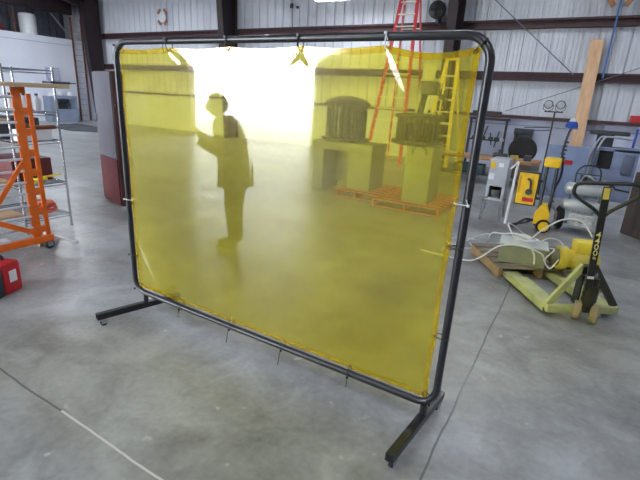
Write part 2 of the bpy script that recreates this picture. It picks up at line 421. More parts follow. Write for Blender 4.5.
def curtain_pt(u, v):
    x = IN+u*(W-2*IN); z = Z0+IN+v*(H-2*IN)
    # scalloped borders pull the sheet inward between ties
    zt = scal(x, tops, 0, W, .012) + (.022*math.sin(PI*(x-1.975)/.46)**1 if 1.975 < x < W-.005 else 0)
    zb = scal(x, bots, 0, W, .006)
    xl = scal(z-Z0, sides, 0, H, .009); xr = scal(z-Z0, sides_r, 0, H, .009)+.004
    z -= zt*v**6; z += zb*(1-v)**8; x += xl*(1-u)**10; x -= xr*u**10
    y = 0
    env = math.sin(PI*u)**.6*math.sin(PI*v)**.6 if 0 < u < 1 and 0 < v < 1 else 0
    y += env*.0035*noise.noise(Vector((x*1.3, z*.9, 3.1)))
    y += env*.0009*noise.noise(Vector((x*3.0, z*1.2, 8.1)))
    # pressed fold lines (the sheet was stored folded)
    for fx in (.44, .93, 1.18): y += env*.00012*math.exp(-((x-fx)/.010)**2)
    y -= ridge(x, z, 1.99, 1.95, 2.13, 1.72, .020, .007)
    y -= ridge(x, z, 2.40, 1.95, 2.05, 1.88, .03, .006)
    y += ridge(x, z, .53, 1.93, .66, 1.86, .014, .002)
    y -= ridge(x, z, 1.50, 1.93, 1.40, 1.86, .014, .002)
    y += ridge(x, z, 1.50, 1.93, 1.58, 1.87, .014, .002)
    y -= ridge(x, z, .05, .60, .27, .24, .016, .004)
    y += .003*math.exp(-((v-1)/.04)**2)*math.sin(x*9)
    return Vector((x, y, z))
mb = MB(); NU, NV = 260, 190
g = [[mb.bm.verts.new(curtain_pt(i/NU, j/NV)) for i in range(NU+1)] for j in range(NV+1)]
for j in range(NV):
    for i in range(NU): mb.bm.faces.new((g[j][i], g[j][i+1], g[j+1][i+1], g[j+1][i]))
cur = mb.build('curtain', vinyl, scr, smooth=80, world=False, label='clear yellow vinyl sheet, wrinkled near its corners')
# doubled hem around the border (folded strip with real thickness, in front and behind)
def hem(us, vs, off):
    mb = MB(); g = [[mb.bm.verts.new(curtain_pt(u, v)+Vector((0,off,0))) for u in us] for v in vs]
    for j in range(len(vs)-1):
        for i in range(len(us)-1): mb.bm.faces.new((g[j][i], g[j][i+1], g[j+1][i+1], g[j+1][i]))
    return mb
lins = lambda a, b, n: [a+(b-a)*i/n for i in range(n+1)]
for us, vs in ((lins(0,1,200), lins(.982,1,6)), (lins(0,1,200), lins(0,.016,6)), (lins(0,.012,6), lins(.016,.982,150)), (lins(.988,1,6), lins(.016,.982,150))):
    hem(us, vs, -.003).build('hem', hemm, cur, smooth=80, world=False, label='doubled amber hem of the vinyl sheet')
# grommets and zip ties
def eye(x, z):
    MB().torus((x,-.004,z), .009, .003, (0,1,0), 16, 6).build('grommet', M('brass', (200,170,90), .3, .9), cur, world=False)
def tie(cx, cz, dx, dz, tail, white=False):
    """loop round the tube through the grommet; d = direction from tube to grommet"""
    gx, gz = cx+dx*(IN+.012), cz+dz*(IN+.012)
    eye(gx, gz)
    L = []
    a = math.atan2(dz, dx); mx, mz = (cx+gx)/2-dx*.006, (cz+gz)/2-dz*.006
    for i in range(16):
        t = 2*PI*i/16
        rr = .040 if math.cos(t) > 0 else .032
        L.append((mx+dx*rr*math.cos(t), .026*math.sin(t), mz+dz*rr*math.cos(t)))
    mb = MB(); mb.tube(L, .0028, 6, closed=True)
    mb.box(mx-dx*.03-.006, mx-dx*.03+.006, -.032, -.022, mz-dz*.03-.006, mz-dz*.03+.006)
    if tail: mb.tube(bez([(mx-dx*.03, -.03, mz-dz*.03)]+[(mx-dx*.03+p[0], -.03+p[1], mz-dz*.03+p[2]) for p in tail], 5), .0022, 6)
    mb.build('zip_tie', whitep if white else M('black_nylon', (30,30,34), .4), scr, world=False)
for i, x in enumerate(tops):
    tie(x, Z0+H, 0, -1, [(-.01,-.01,-.05),(-.015,0,-.085)] if i in (0,) else ([(0,0,-.05),(-.002,0,-.10)] if i == 2 else [(.01,.01,-.03)]), white=(i == 3))
for i, x in enumerate(bots):
    tie(x, Z0, 0, 1, [(.0,-.01,-.02),(-.006,-.01,-.06),(-.012,-.01,-.10)] if i in (1,2) else [(.004,-.01,-.03),(.0,-.01,-.06)])
for i, z in enumerate(sides):
    tie(0, Z0+z, 1, 0, None, white=(i == 1)); tie(W, Z0+sides_r[i], -1, 0, [(-.03,-.02,.002),(-.06,-.02,.0)] if i == 1 else [(-.01,-.01,.03)], white=(i == 2))
for x, z, dx, dz in ((.03,Z0+H-.03,.7,-.7),(W-.03,Z0+H-.03,-.7,-.7),(.03,Z0+.03,.7,.7),(W-.03,Z0+.03,-.7,.7)):
    tie(x, z, dx, dz, None, white=False)

# ------------------------------------------------------------------ tall locker at left
ck = thing('storage_cabinet', 'tall grey steel cabinet with brown side standing left behind the yellow screen', 'cabinet', (-5.72,3.97,0), -.262)
mb = MB(); mb.box(-.75,-.03,0,.16,.0,1.91, bev=.006)
mb.build('body', M('maroon_brown_enamel', (78,40,40), .5, .0, .2, 3), ck, world=False)
MB().box(-.74,-.05,-.02,-.001,.70,1.90, bev=.004).build('door', M('grey_locker_door', (104,102,112), .45, .1, .12, 2.5), ck, world=False, label='upper grey door')
d2 = MB().box(-.74,-.05,-.02,-.001,.03,.69, bev=.004).build('door', M('maroon_door', (84,26,30), .45, 0, .2, 3), ck, world=False, label='lower maroon door')
MB().box(-.70,-.68,-.045,-.022,1.2,1.32, bev=.003).build('handle', galv, ck, world=False)

# ------------------------------------------------------------------ orange scaffold with boards
sc = thing('scaffold_frame', 'orange rolling scaffold end frame with silver rungs at left edge', 'scaffold', (-4.75,2.3,0))
mb = MB()
def lad(y0, y1, x, z0, z1, d=.018):
    return mb.box(x-d/2, x+d/2, y0, y1, z0, z1, bev=.003)
lad(2.215,2.30,-4.75,.13,1.66); lad(2.345,2.39,-4.75,.13,1.60)
z = .2
while z < 1.6:
    lad(2.30,2.345,-4.75,z,z+.07); z += .2
mb.build('upright', orange, sc, label='wide slotted orange upright')
mb = MB(); lad(.75,.875,-4.75,.13,1.66); lad(.70,.74,-4.75,.13,1.60); z = .2
while z < 1.6:
    lad(.74,.76,-4.75,z,z+.06); z += .2
mb.build('upright', orange, sc)
mb = MB(); mb.box(-4.78,-4.72,.70,2.41,.09,.16, bev=.004); mb.build('bottom_rail', orange, sc)
mb = MB(); mb.beam((-4.722,.85,.95),(-4.722,2.22,.22),.03,.05); mb.build('brace', orange, sc)
mb = MB(); mb.beam((-4.70,1.62,.16),(-4.70,2.2,.95),.02,.04); mb.build('brace', orange, sc)
for k in range(12):
    z = .27+k*.118
    MB().tube([(-4.75,.8,z),(-4.75,2.225,z)], .0135, 8).build('rung', M('rung_aluminium', (214,216,224), .4, .3), sc)
for y in (2.36,.78):
    mb = MB(); mb.cyl((-4.75,y,.09),(-4.75,y,.072),.02); mb.box(-4.775,-4.77,y-.02,y+.03,.035,.085); mb.box(-4.73,-4.725,y-.02,y+.03,.035,.085); mb.box(-4.775,-4.725,y-.02,y+.02,.075,.085)
    c = mb.build('caster', galv, sc)
    MB().lathe([(.01,-.016),(.042,-.016),(.05,-.008),(.05,.008),(.042,.016),(.01,.016)],(-4.75,y+.005,.050),(1,0,0),20).build('caster_wheel', darkgrey, c)
# boards carried by the rungs
def board(y0,y1,z,x0,x1,mat,label,cat='board',t=.02,name='board'):
    return tag(MB().box(x0,x1,y0,y1,z,z+t, bev=.003).build(name, mat), label, cat)
zr = lambda k: .27+k*.118+.0135
board(.9,2.74,1.6615,-4.84,-4.66,planky,'long pale wooden plank lying on top of the orange scaffold','plank',.04,'plank')
tag(MB().box(-4.83,-4.67,2.56,2.76,1.705,1.728,bev=.004).box(-4.76,-4.74,2.70,2.86,1.712,1.722).build('bar_clamp', darkgrey), 'black bar clamp lying on the end of the top plank', 'clamp')
board(1.0,2.16,zr(9),-4.98,-4.762,planky,'pale wood board on the scaffold, upper one below the top plank')
board(1.1,2.18,zr(7),-5.0,-4.762,M('white_board', (226,226,230), .5, 0, .05),'white board resting on the scaffold rungs at mid height')
board(1.0,2.10,zr(4),-5.02,-4.762,planky,'pale wood board on the scaffold just below the middle')
board(.9,2.17,zr(1),-5.02,-4.762,planky,'pale wood board lowest but one in the orange scaffold')
tag(MB().box(-4.86,-4.735,1.2,2.0,.1605,.185,bev=.003).build('board', M('white_board')), 'white board lying along the bottom rail of the orange scaffold', 'board')
mb = MB(); mb.tube([(-4.92,2.412,.125),(-4.40,2.47,.115)], .016, 12)
tag(mb.build('steel_pipe', whitep), 'short white pipe sticking out past the orange scaffold foot', 'pipe')
tag(MB().box(-5.02,-4.86,2.32,2.46,0,.108,bev=.004).build('wood_block', pallet_y), 'small wood block under the white pipe beside the scaffold', 'block')

# ------------------------------------------------------------------ chrome shelf rack
rk = thing('shelf_rack', 'chrome wire shelving rack behind the orange scaffold', 'shelf', (-5.85,2.72,0))
for x in (-5.4,-6.3):
    for y in (2.46,2.99):
        mb = MB(); mb.cyl((x,y,.0),(x,y,1.88),.0135,seg=10); mb.cyl((x,y,0),(x,y,.012),.02,seg=10)
        mb.build('post', chrome, rk)
def wire_shelf(z):
    mb = MB()
    for y in (2.46,2.99):
        mb.tube([(-6.3,y,z),(-5.4,y,z)],.005,6); mb.tube([(-6.3,y,z-.03),(-5.4,y,z-.03)],.004,6)
    for x in (-6.3,-5.4):
        mb.tube([(x,2.46,z),(x,2.99,z)],.006,6); mb.tube([(x,2.46,z-.03),(x,2.99,z-.03)],.005,6)
    for i in range(24):
        x = -6.27+i*.0365; mb.tube([(x,2.46,z+.004),(x,2.99,z+.004)],.003,5)
    mb.build('wire_shelf', chrome, rk)
SZ = (.16, .56, 1.06, 1.38, 1.84)
for z in SZ: wire_shelf(z)
for i, y in enumerate((2.56,2.70,2.84)):
    t = thing('spray_bottle', 'white bottle on the chrome rack, %s of three in a row' % ('left','middle','right')[i]+('most' if i != 1 else ''), 'bottle', (-5.52,y,1.392), 0, 'white bottles on the rack')
    MB().lathe([(.032,0),(.036,.02),(.036,.12),(.016,.15),(.014,.17)]).build('bottle', whitep, t, world=False)
    MB().lathe([(.017,.17),(.017,.195)]).build('cap', darkgrey, t, world=False)
tag(MB().box(-5.60,-5.44,2.55,2.92,1.068,1.19,bev=.006).build('storage_box', whitep), 'white cardboard box on the middle shelf of the chrome rack', 'box')
tag(MB().box(-6.2,-5.75,2.5,2.95,1.068,1.30,bev=.006).build('storage_bin', darkgrey), 'dark bin on the middle shelf behind the white box', 'bin')
tag(MB().box(-6.2,-5.6,2.5,2.95,.568,.84,bev=.01).build('tool_case', M('dark_red_case', (96,30,34), .5)), 'dark red case on the lower shelf of the chrome rack', 'case')
def coil(cx, cy, z, R_, n, m, lab, cat, r=.011, name='cord_coil', seed=1):
    rr = random.Random(seed); pts = []
    for i in range(n*22):
        a = 2*PI*i/22; q = R_*(.75+.25*math.sin(i*.13+seed)); pts.append((cx+q*math.cos(a)+.01*rr.random(), cy+q*math.sin(a)*1.0, z+r+.022+ (i/(n*22))*r*n*.9 + .022*math.sin(i*.37+seed)))
    return tag(MB().tube(pts, r, 7).build(name, m), lab, cat)
coil(-5.58,2.76,.170,.15,10,M('orange_cord', (214,92,60), .5),'coiled orange extension cord on the bottom shelf of the chrome rack','cord',seed=2)
tag(MB().tube([(-5.45+.035*math.sin(i*.9), 2.60+i*.006+.05*math.cos(i*.5), .58+.02*abs(math.sin(i*.4))+.0012*i) for i in range(52)], .010, 7).build('cord_coil', M('yellow_cord', (216,196,40), .5)), 'bunched yellow cord on the lower shelf beside the dark red case', 'cord')
tag(MB().box(-5.52,-5.43,2.66,2.97,1.192,1.235,bev=.008).box(-5.5,-5.45,2.60,2.70,1.192,1.26,bev=.008).build('hand_tool', M('brown_tool', (130,78,56), .6)), 'brown power tool lying on the white box of the rack', 'tool')

# red jerry-can like case at left edge
rc = thing('tool_chest', 'red and black portable case on the floor at the lower left edge', 'case', (-3.98,1.52,0), .35)
mb = MB(); mb.box(-.10,.10,-.02,.15,0,.27, bev=.025); mb.build('body', redp, rc, world=False)
mb = MB(); mb.box(-.10,.10,-.17,-.022,0,.25, bev=.02); mb.build('front_half', darkgrey, rc, world=False, label='black half of the case')
mb = MB(); mb.tube(bez([(0,-.10,.245),(0,-.09,.30),(0,.06,.315),(0,.09,.265)],6), .012, 8); mb.build('handle', darkgrey, rc, world=False)
MB().box(.098,.104,.03,.10,.10,.20).build('sticker', whitep, rc, world=False)

# ------------------------------------------------------------------ far left
def fixed_ladder(name, label, yy, x):
    t = thing(name, label, 'ladder', (x, yy, 0))
    br = M('brown_rail', (104,66,54), .6)
    for y in (yy-.24, yy+.24): MB().box(x-.03,x+.03,y-.03,y+.03,0,4.62).build('rail', br, t)
    z = .25
    while z < 4.5:
        MB().cyl((x,yy-.24,z),(x,yy+.24,z),.014,seg=8).build('rung', galv, t); z += .25
    return t
fixed_ladder('fixed_ladder', 'brown vertical ladder fixed to the white partition, reaching the loft', 13.28, XL+.12)
gc = thing('parts_washer', 'blue-grey metal cabinet with open bay against the white partition', 'cabinet', (XL+.35,11.95,0))
gm = M('blue_grey_cabinet', (128,138,158), .5, .1, .12, 3)
x0, x1 = XL+.06, XL+.66
mb = MB(); mb.box(x0,x1,11.35,11.68,0,1.12); mb.box(x0,x1,12.5,12.6,0,1.15); mb.box(x0,x1,11.68,12.5,0,.55); mb.box(x0,x1,11.68,12.5,1.02,1.15); mb.box(x0,x0+.1,11.68,12.5,.55,1.02)
mb.build('body', gm, gc)
for y in (11.52,11.95,12.42): MB().lathe([(.10,.001),(.12,.05),(.10,.16),(.04,.18)],(XL+.45,y,1.12 if y < 11.7 else 1.15)).build('lid', whitep, gc)
MB().box(x0+.1,x0+.3,11.9,12.3,.56,.85).build('tray', darkgrey, gc)
gp = thing('electrical_panel', 'pale grey electrical panel mounted on the white partition', 'panel', (XL+.08,11.95,1.78))
MB().box(XL+.002,XL+.12,11.66,12.24,1.78,2.36,bev=.01).build('body', M('panel_grey', (160,164,186), .5), gp)
MB().box(XL+.12,XL+.13,11.72,12.18,1.84,2.30).build('door', M('panel_grey2', (176,178,200), .5), gp)
# crumpled dark mat
mb = MB(); rr = random.Random(5); nx, ny = 30, 22; gg = []
for j in range(ny+1):
    row = []
    for i in range(nx+1):
        u, v = i/nx, j/ny
        x = -18.3+2.6*u-1.0*v+.25*math.sin(v*7); y = 9.6+1.7*v+.5*u+.15*math.sin(u*9)
        zz = .03+.06*abs(noise.noise(Vector((x*1.8,y*1.8,0))))
        row.append(mb.bm.verts.new((x,y,zz)))
    gg.append(row)
for j in range(ny):
    for i in range(nx): mb.bm.faces.new((gg[j][i],gg[j][i+1],gg[j+1][i+1],gg[j+1][i]))
r_ = bmesh.ops.extrude_face_region(mb.bm, geom=list(mb.bm.faces)); 
for gmt in r_['geom']:
    if isinstance(gmt, bmesh.types.BMVert): gmt.co.z = .002
tag(mb.build('floor_mat', M('dark_mat', (62,64,72), .8, 0, .3, 3)), 'crumpled dark tarp lying on the floor near the white partition', 'tarp')
# water heater in the loft
wh = thing('water_heater', 'white cylindrical water heater standing in the loft above the white partition', 'water heater', (-22.1,11.45,3.64))
MB().lathe([(.30,.001),(.33,.03),(.33,.80),(.29,.87),(.08,.9)],seg=28).build('tank', whitep, wh, world=False)
MB().tube([(.1,0,.86),(.1,0,1.15)],.02,8).build('pipe', girtm, wh, world=False)
tag(MB().box(-22.3,-22.2,10.92,11.0,3.641,4.7).build('wood_stud', M('brown_stud', (104,76,66), .7)), 'brown wooden stud standing left of the water heater', 'stud')
tag(MB().cyl((-22.0,13.35,3.68),(-22.0,12.45,4.7),.03,seg=10).build('steel_pipe', galv), 'bright pipe leaning diagonally in the loft', 'pipe')
tag(MB().box(-22.9,-22.4,9.4,10.6,3.641,4.0,bev=.02).build('storage_box', M('dark_red_case')), 'dark red box stored at the loft edge, left of the heater', 'box')

# ------------------------------------------------------------------ machines behind the curtain
mach = M('grey_green_machine', (150,156,150), .45, .1, .15, 4)
def rods_drum(par, cx, cy, z0, z1, R_, n, dome):
    MB().lathe([(R_*.98,z0-.07),(R_*1.06,z0-.05),(R_*1.06,z0),(R_*.5,z0+.01)],(cx,cy,0),seg=36).build('turntable', M('dark_machine', (70,74,72), .45, .3, .2, 5), par)
    for i in range(n):
        a = 2*PI*i/n+.1
        MB().lathe([(.022,z0),(.030,z0+.05),(.030,z1-.12),(.018,z1-.08),(.018,z1-.02)],(cx+R_*.82*math.cos(a),cy+R_*.82*math.sin(a),0),seg=10).build('spindle', M('dark_spindle', (66,70,66), .4, .5, .3, 9), par)
    MB().lathe([(.07,z0),(.07,z1-.02)],(cx,cy,0)).build('centre_column', M('dark_machine'), par)
    MB().lathe([(R_*.98,z1-.02),(R_*1.0,z1+.03)]+([(R_*.85,z1+.08),(R_*.5,z1+.13),(.1,z1+.15)] if dome else [(R_*.6,z1+.05),(.06,z1+.06)]),(cx,cy,0),seg=36).build('top_plate', M('dark_machine'), par)
m1 = thing('turret_machine', 'grey machine with open knee bay and domed ring of spindles, left behind the curtain', 'machine', (-3.8,7.55,.13), 0, None)
mb = MB(); mb.box(-3.66,-3.2,7.22,7.85,.13,.95,bev=.01); mb.build('pedestal', mach, m1)
mb = MB(); mb.box(-4.42,-4.2,7.22,7.85,0,.86,bev=.01); mb.build('pedestal', mach, m1)
mb = MB(); mb.box(-4.44,-3.19,7.2,7.87,.80,.95,bev=.012); mb.box(-4.3,-3.3,7.75,7.85,.14,.8); mb.build('table', mach, m1)
rods_drum(m1, -3.93, 7.55, 1.02, 1.62, .43, 22, True)
m2 = thing('turret_machine', 'grey square-pedestal machine with a ring of spindles, right behind the curtain', 'machine', (-2.25,7.2,.13), 0, None)
mb = MB(); mb.box(-2.46,-2.02,6.92,7.5,.13,1.06,bev=.012); mb.build('pedestal', mach, m2)
MB().torus((-2.24,6.92,.95),.12,.012,(0,1,.3),20,6).build('hand_wheel', M('dark_machine'), m2)
rods_drum(m2, -2.40, 7.2, 1.13, 1.50, .40, 22, False)
mb = MB(); mb.tube([(-2.42,7.25,1.54),(-2.36,7.22,1.9)],.05,10); mb.box(-2.42,-2.16,7.1,7.34,1.85,2.05,bev=.02); mb.cyl((-2.16,7.2,1.9),(-1.98,7.15,1.75),.03)
mb.build('head', M('dark_machine'), m2)
def pallet(name, label, x0, x1, y0, y1, mat, rz=0, strx=None):
    t = thing(name, label, 'pallet', ((x0+x1)/2,(y0+y1)/2,0), rz)
    w, d = x1-x0, y1-y0; n = max(4, int(d/.16)); bw = d/n*.68
    for i in range(n):
        y = -d/2+bw/2+(d-bw)*i/(n-1)
        MB().box(-w/2,w/2,y-bw/2,y+bw/2,.11,.13,bev=.002).build('deck_board', mat, t, world=False)
    for x in (strx or (-w/2+.022, 0, w/2-.022)):
        MB().box(x-.02,x+.02,-d/2,d/2,.02,.11).build('stringer', mat, t, world=False)
    for y in (-d/2+.05, 0, d/2-.05):
        MB().box(-w/2,w/2,y-.045,y+.045,.0,.02).build('bottom_board', mat, t, world=False)
    return t
pallet('wooden_pallet', 'orange-brown pallet under the left grey machine behind the curtain', -3.78,-2.96,7.0,8.1,orangewood)
pallet('wooden_pallet', 'orange-brown pallet under the right grey machine behind the curtain', -2.92,-1.75,6.75,8.0,orangewood)

# A-frame step ladders
def stepladder(label, x, y, h, wb, railm, stepm, lean=.0, depth=1.5, group=None):
    t = thing('step_ladder', label, 'ladder', (x,y,0), 0, group)
    wt = wb*.36; 
    for s in (-1,1):
        MB().beam((s*wb/2,-depth*.55,0.02),(s*wt/2,0,h),.09,.035,up=(0,1,0)).build('front_rail', railm, t, world=False)
        MB().beam((s*wb/2,depth*.45,0.02),(s*wt/2,.06,h-.05),.05,.03,up=(0,1,0)).build('rear_rail', railm, t, world=False)
    n = int(h/.305)
    for i in range(1, n):
        f = i*.305/h; w = wb+(wt-wb)*f; yy = -depth*.55*(1-f)
        MB().box(-w/2+.02,w/2-.02,yy-.045,yy+.045,i*.305-.015,i*.305+.015).build('step', stepm, t, world=False)
        if i % 2 == 0: MB().box(-w/2+.015,w/2-.015,depth*.45*(1-f)-.012,depth*.45*(1-f)+.012,i*.305-.012,i*.305+.012).build('rear_bar', stepm, t, world=False)
    MB().box(-wt/2-.04,wt/2+.04,-.09,.14,h-.02,h+.03,bev=.01).build('top_cap', railm, t, world=False)
    return t
stepladder('tall red step ladder with silver steps rising above the curtain top', -4.8, 12.5, 4.9, 1.05, M('red_fibreglass', (196,44,52), .45), M('pale_step', (226,224,214), .4), depth=1.7)
stepladder('shorter yellow step ladder seen through the right side of the curtain', -3.42, 12.4, 2.85, .78, M('yellow_fibreglass', (232,214,70), .45), M('pale_step', (226,224,214), .4), depth=1.3)
tag(MB().beam((-4.15,12.1,0.02),(-4.1,12.75,2.75),.36,.04,up=(0,1,0)).build('plank', M('pale_panel', (220,222,214), .5)), 'wide pale plank leaning between the two ladders behind the curtain', 'plank')

# ------------------------------------------------------------------ wall decorations and lamps
wd = thing('wall_vent', 'round white wall vent with four rusty brown blades high on the ribbed wall', 'vent', (-16.2,YB-.03,4.55))
MB().lathe([(.16,-.06),(.20,0),(.20,.05)],(0,0,0),(0,-1,0)).build('disc', whitep, wd, world=False)
for a in (45,135,225,315):
    a = math.radians(a); c = Vector((math.cos(a)*.26,-.05,math.sin(a)*.30))
    MB().box(c.x-.11,c.x+.11,c.y-.02,c.y+.02,c.z-.05,c.z+.05,rot=Matrix.Rotation(-a+PI/2,3,'Y'),bev=.01).build('blade', M('rusty_wood', (166,110,84), .7), wd, world=False)
fn = thing('wall_fan', 'black oval fan mounted high on the wall left of the column', 'fan', (-4.36,YB-.2,3.9))
MB().lathe([(.20,0),(.24,.04),(.24,.14),(.18,.18)],(0,-.10,.36),(0,-1,0)).build('housing', darkgrey, fn, world=False)
for k in range(4):
    a = k*PI/2
    MB().box(math.cos(a)*.09-.08,math.cos(a)*.09+.08,-.30,-.285,.36+math.sin(a)*.09-.04,.36+math.sin(a)*.09+.04,rot=Matrix.Rotation(-a,3,'Y')).build('fan_blade', rubber, fn, world=False)
MB().box(-.04,.04,-.12,.19,.04,.30).build('bracket', M('blue_bracket', (70,84,120), .5), fn, world=False)
mb = MB(); mb.box(-9.72,-9.62,YB-.06,YB+.0,4.60,4.75,bev=.01); tag(mb.build('junction_box', darkgrey), 'small black box on the upper siding, left one of the close pair', 'box', 'black boxes on upper siding')
mb = MB(); mb.box(-9.46,-9.38,YB-.06,YB+.0,4.58,4.66,bev=.01); tag(mb.build('junction_box', darkgrey), 'small black box on the upper siding, right one of the close pair', 'box', 'black boxes on upper siding')
tag(MB().tube([(-9.6,YB-.05,4.0),(-9.6,YB-.05,4.59)],.012,6).build('cable', darkgrey), 'thin dark cable hanging under the black boxes on the siding', 'cable')

tubem = emit('fluorescent_tube', (1,.98,.95), 14)
def lamp(x, y, z, L, label, first=None):
    if first is None:
        t = thing('ceiling_lamp', label, 'lamp', (x,y,z), 0, 'fluorescent lamps over the workshop')
        mb = MB(); mb.prism([(-L/2,-.12,.03),(-L/2,-.07,.10),(-L/2,.07,.10),(-L/2,.12,.03)],(L,0,0)); mb.build('housing', whitep, t, world=False)
        for yy in (-.06,.06): MB().cyl((-L/2+.03,yy,.008),(L/2-.03,yy,.008),.019,seg=12).build('tube', tubem, t, world=False)
        for xx in (-L/2+.2,L/2-.2): MB().cyl((xx,0,.1),(xx,0,6.2-z),.006,seg=6).build('hanger', M('rod_steel'), t, world=False)
    else:
        t = copy_tree(first); t.location = (x,y,z); t['label'] = label
    return t
L0 = lamp(-6.85, 12.25, 4.42, 1.65, 'lit fluorescent lamp hanging before the siding at the top edge of the photo')
UNSEEN_LAMPS = [(-7.5,8.5),(4.6,5.5),(-1.2,9.9),(3.8,9.9),(-13.5,9.5),(-17.5,3.0),(-17.5,9.5),(1.5,-1.0),(-3.5,-2.0),(-9.5,-1.5),(-1.3,4.0)]  # lamps out of view; the left ones added to brighten partition and floor
POW = [60,80,90,80,130,200,220,130,120,90,45]
for i, (x, y) in enumerate(UNSEEN_LAMPS):
    lamp(x, y, 5.35, 1.65, 'out-of-view fluorescent lamp added under the roof to light the workshop', L0)

# hanging brown straps and blue line at top right
for sx, rot, lb in ((-.30,.62,'left'),(.28,-.72,'right')):
    tag(MB().beam((.06+sx*.40,YB-.34,4.17),(.06+sx*1.95,YB-.34,4.78),.05,.11,up=(0,0,1)).build('hanging_board', wood('brown_board', (168,118,84), (128,86,60))), 'brown board hanging at the top edge beside the blue strap, %s one' % lb, 'board')
tag(MB().tube([(.06,YB-.26,5.6),(.06,YB-.26,2.55)],.022,8).build('blue_strap', M('blue_strap', (70,112,178), .6)), 'long blue strap hanging in front of the ribbed wall', 'strap')
tag(MB().beam((-.16,YB-.62,.02),(-.24,YB-.27,3.44),.29,.045,up=(0,1,0)).build('plank', lumber), 'long pale lumber plank leaning upright against the ribbed wall', 'plank')

# ------------------------------------------------------------------ right background
rkm = M('dark_rack', (58,52,56), .6)
fr = thing('wall_rack', 'dark wall rack frame above the workbench behind the screen edge', 'rack', (-2.4,YB-.3,0))
MB().box(-3.0,-1.92,YB-.45,YB-.17,1.36,1.42).build('top_board', rkm, fr)
for x in (-2.95,-1.97): MB().box(x-.03,x+.03,YB-.42,YB-.36,0,1.36).build('post', rkm, fr)
MB().box(-2.95,-1.97,YB-.30,YB-.27,.78,.82).build('rail', rkm, fr)
for i, (x, a, l) in enumerate(((-2.55,.25,.7),(-2.33,-.1,.35),(-2.17,.12,.45),(-2.80,.05,.35),(-2.01,-.03,.6))):
    mb = MB(); c = Vector((x, YB-.38, .84))
    mb.beam(c+Vector((-a*.35,0,-l/2)), c+Vector((a*.35,0,l/2)),.045,.03); mb.box(x-.07,x+.07,YB-.42,YB-.35,.78,.90,bev=.02); mb.cyl((x,YB-.36,.84),(x,YB-.305,.84),.012,seg=8)
    tag(mb.build('bar_clamp', darkgrey if i < 4 else whitep), ('dark bar clamp hanging on the wall rack, longest and slanted','dark bar clamp hanging on the wall rack, short upright one','dark bar clamp hanging on the wall rack, slanted beside the pale bar','dark bar clamp hanging on the wall rack nearest the screen frame','pale bar clamp hanging at the right end of the wall rack')[i], 'clamp', 'bar clamps on the rack')
wb = thing('workbench', 'low wooden topped workbench behind the grey box machine', 'workbench', (-1.9,10.9,0))
MB().box(-3.2,-.75,10.5,11.2,.56,.62,bev=.004).build('bench_top', wood('bench_wood', (186,148,112), (146,108,78),'X'), wb)
for x in (-3.1,-.85):
    for y in (10.56,11.14): MB().box(x-.04,x+.04,y-.04,y+.04,0,.56).build('leg', steelgrey, wb)
MB().box(-3.1,-.85,10.6,11.1,.16,.20).build('shelf', steelgrey, wb)
tag(MB().box(-2.6,-1.9,10.7,11.05,.2005,.42,bev=.02).build('storage_bin', M('teal_bin', (76,104,112), .6)), 'dull teal bin on the lower shelf of the workbench', 'bin')
mb = MB(); mb.box(-1.75,-1.45,10.75,10.95,.621,.72,bev=.02); mb.cyl((-1.6,10.85,.72),(-1.6,10.85,.80),.05)
tag(mb.build('bench_vise', darkgrey), 'dark bench vise on the workbench top', 'vise')
for i, (x, w, hh, c) in enumerate(((-1.28,.16,.09,(176,150,60)),(-1.0,.14,.12,(70,72,80)),(-2.75,.4,.04,(214,206,196)))):
    tag(MB().box(x-w/2,x+w/2,10.62,10.8,.621,.621+hh,bev=.008).build('small_box', M('small_box_%d' % i, c, .6)), ('small mustard box on the workbench in front of the black tyre','small dark box at the right end of the workbench','flat pale parcel lying on the workbench left end')[i], 'box')
ty = thing('spare_wheel', 'black tyre on a dark rim standing behind the workbench', 'wheel', (-1.22,11.45,.47))
MB().lathe([(.20,-.09),(.28,-.10),(.31,-.06),(.31,.06),(.28,.10),(.20,.09)],(0,0,.311),(0,1,0),36).build('tyre', rubber, ty, world=False)
MB().lathe([(.03,-.02),(.19,-.01),(.20,-.07),(.215,-.07),(.215,.07),(.03,.03)],(0,0,.311),(0,1,0),30).build('rim', M('dark_rim', (66,66,70), .45, .5), ty, world=False)
tag(MB().box(-1.65,-.8,11.25,11.65,.0,.47,bev=.01).build('wooden_crate', pallet_w), 'low wooden crate under the black tyre', 'crate')
tb = thing('black_toolbox', 'black box with two long rods on a wall bracket above the tyre', 'box', (-1.50,YB-.3,1.03))
MB().box(-.24,.24,-.14,.14,0,.16,bev=.01).build('box_body', darkgrey, tb, world=False)
for z, dx in ((.20,.62),(.12,.66)): MB().cyl((.0,-.1,z),(dx,-.1,z+.05),.012,seg=8).build('rod', darkgrey, tb, world=False)
for x in (-.2,.2): MB().box(x-.02,x+.02,-.12,.275,-.25,0).build('bracket', darkgrey, tb, world=False)

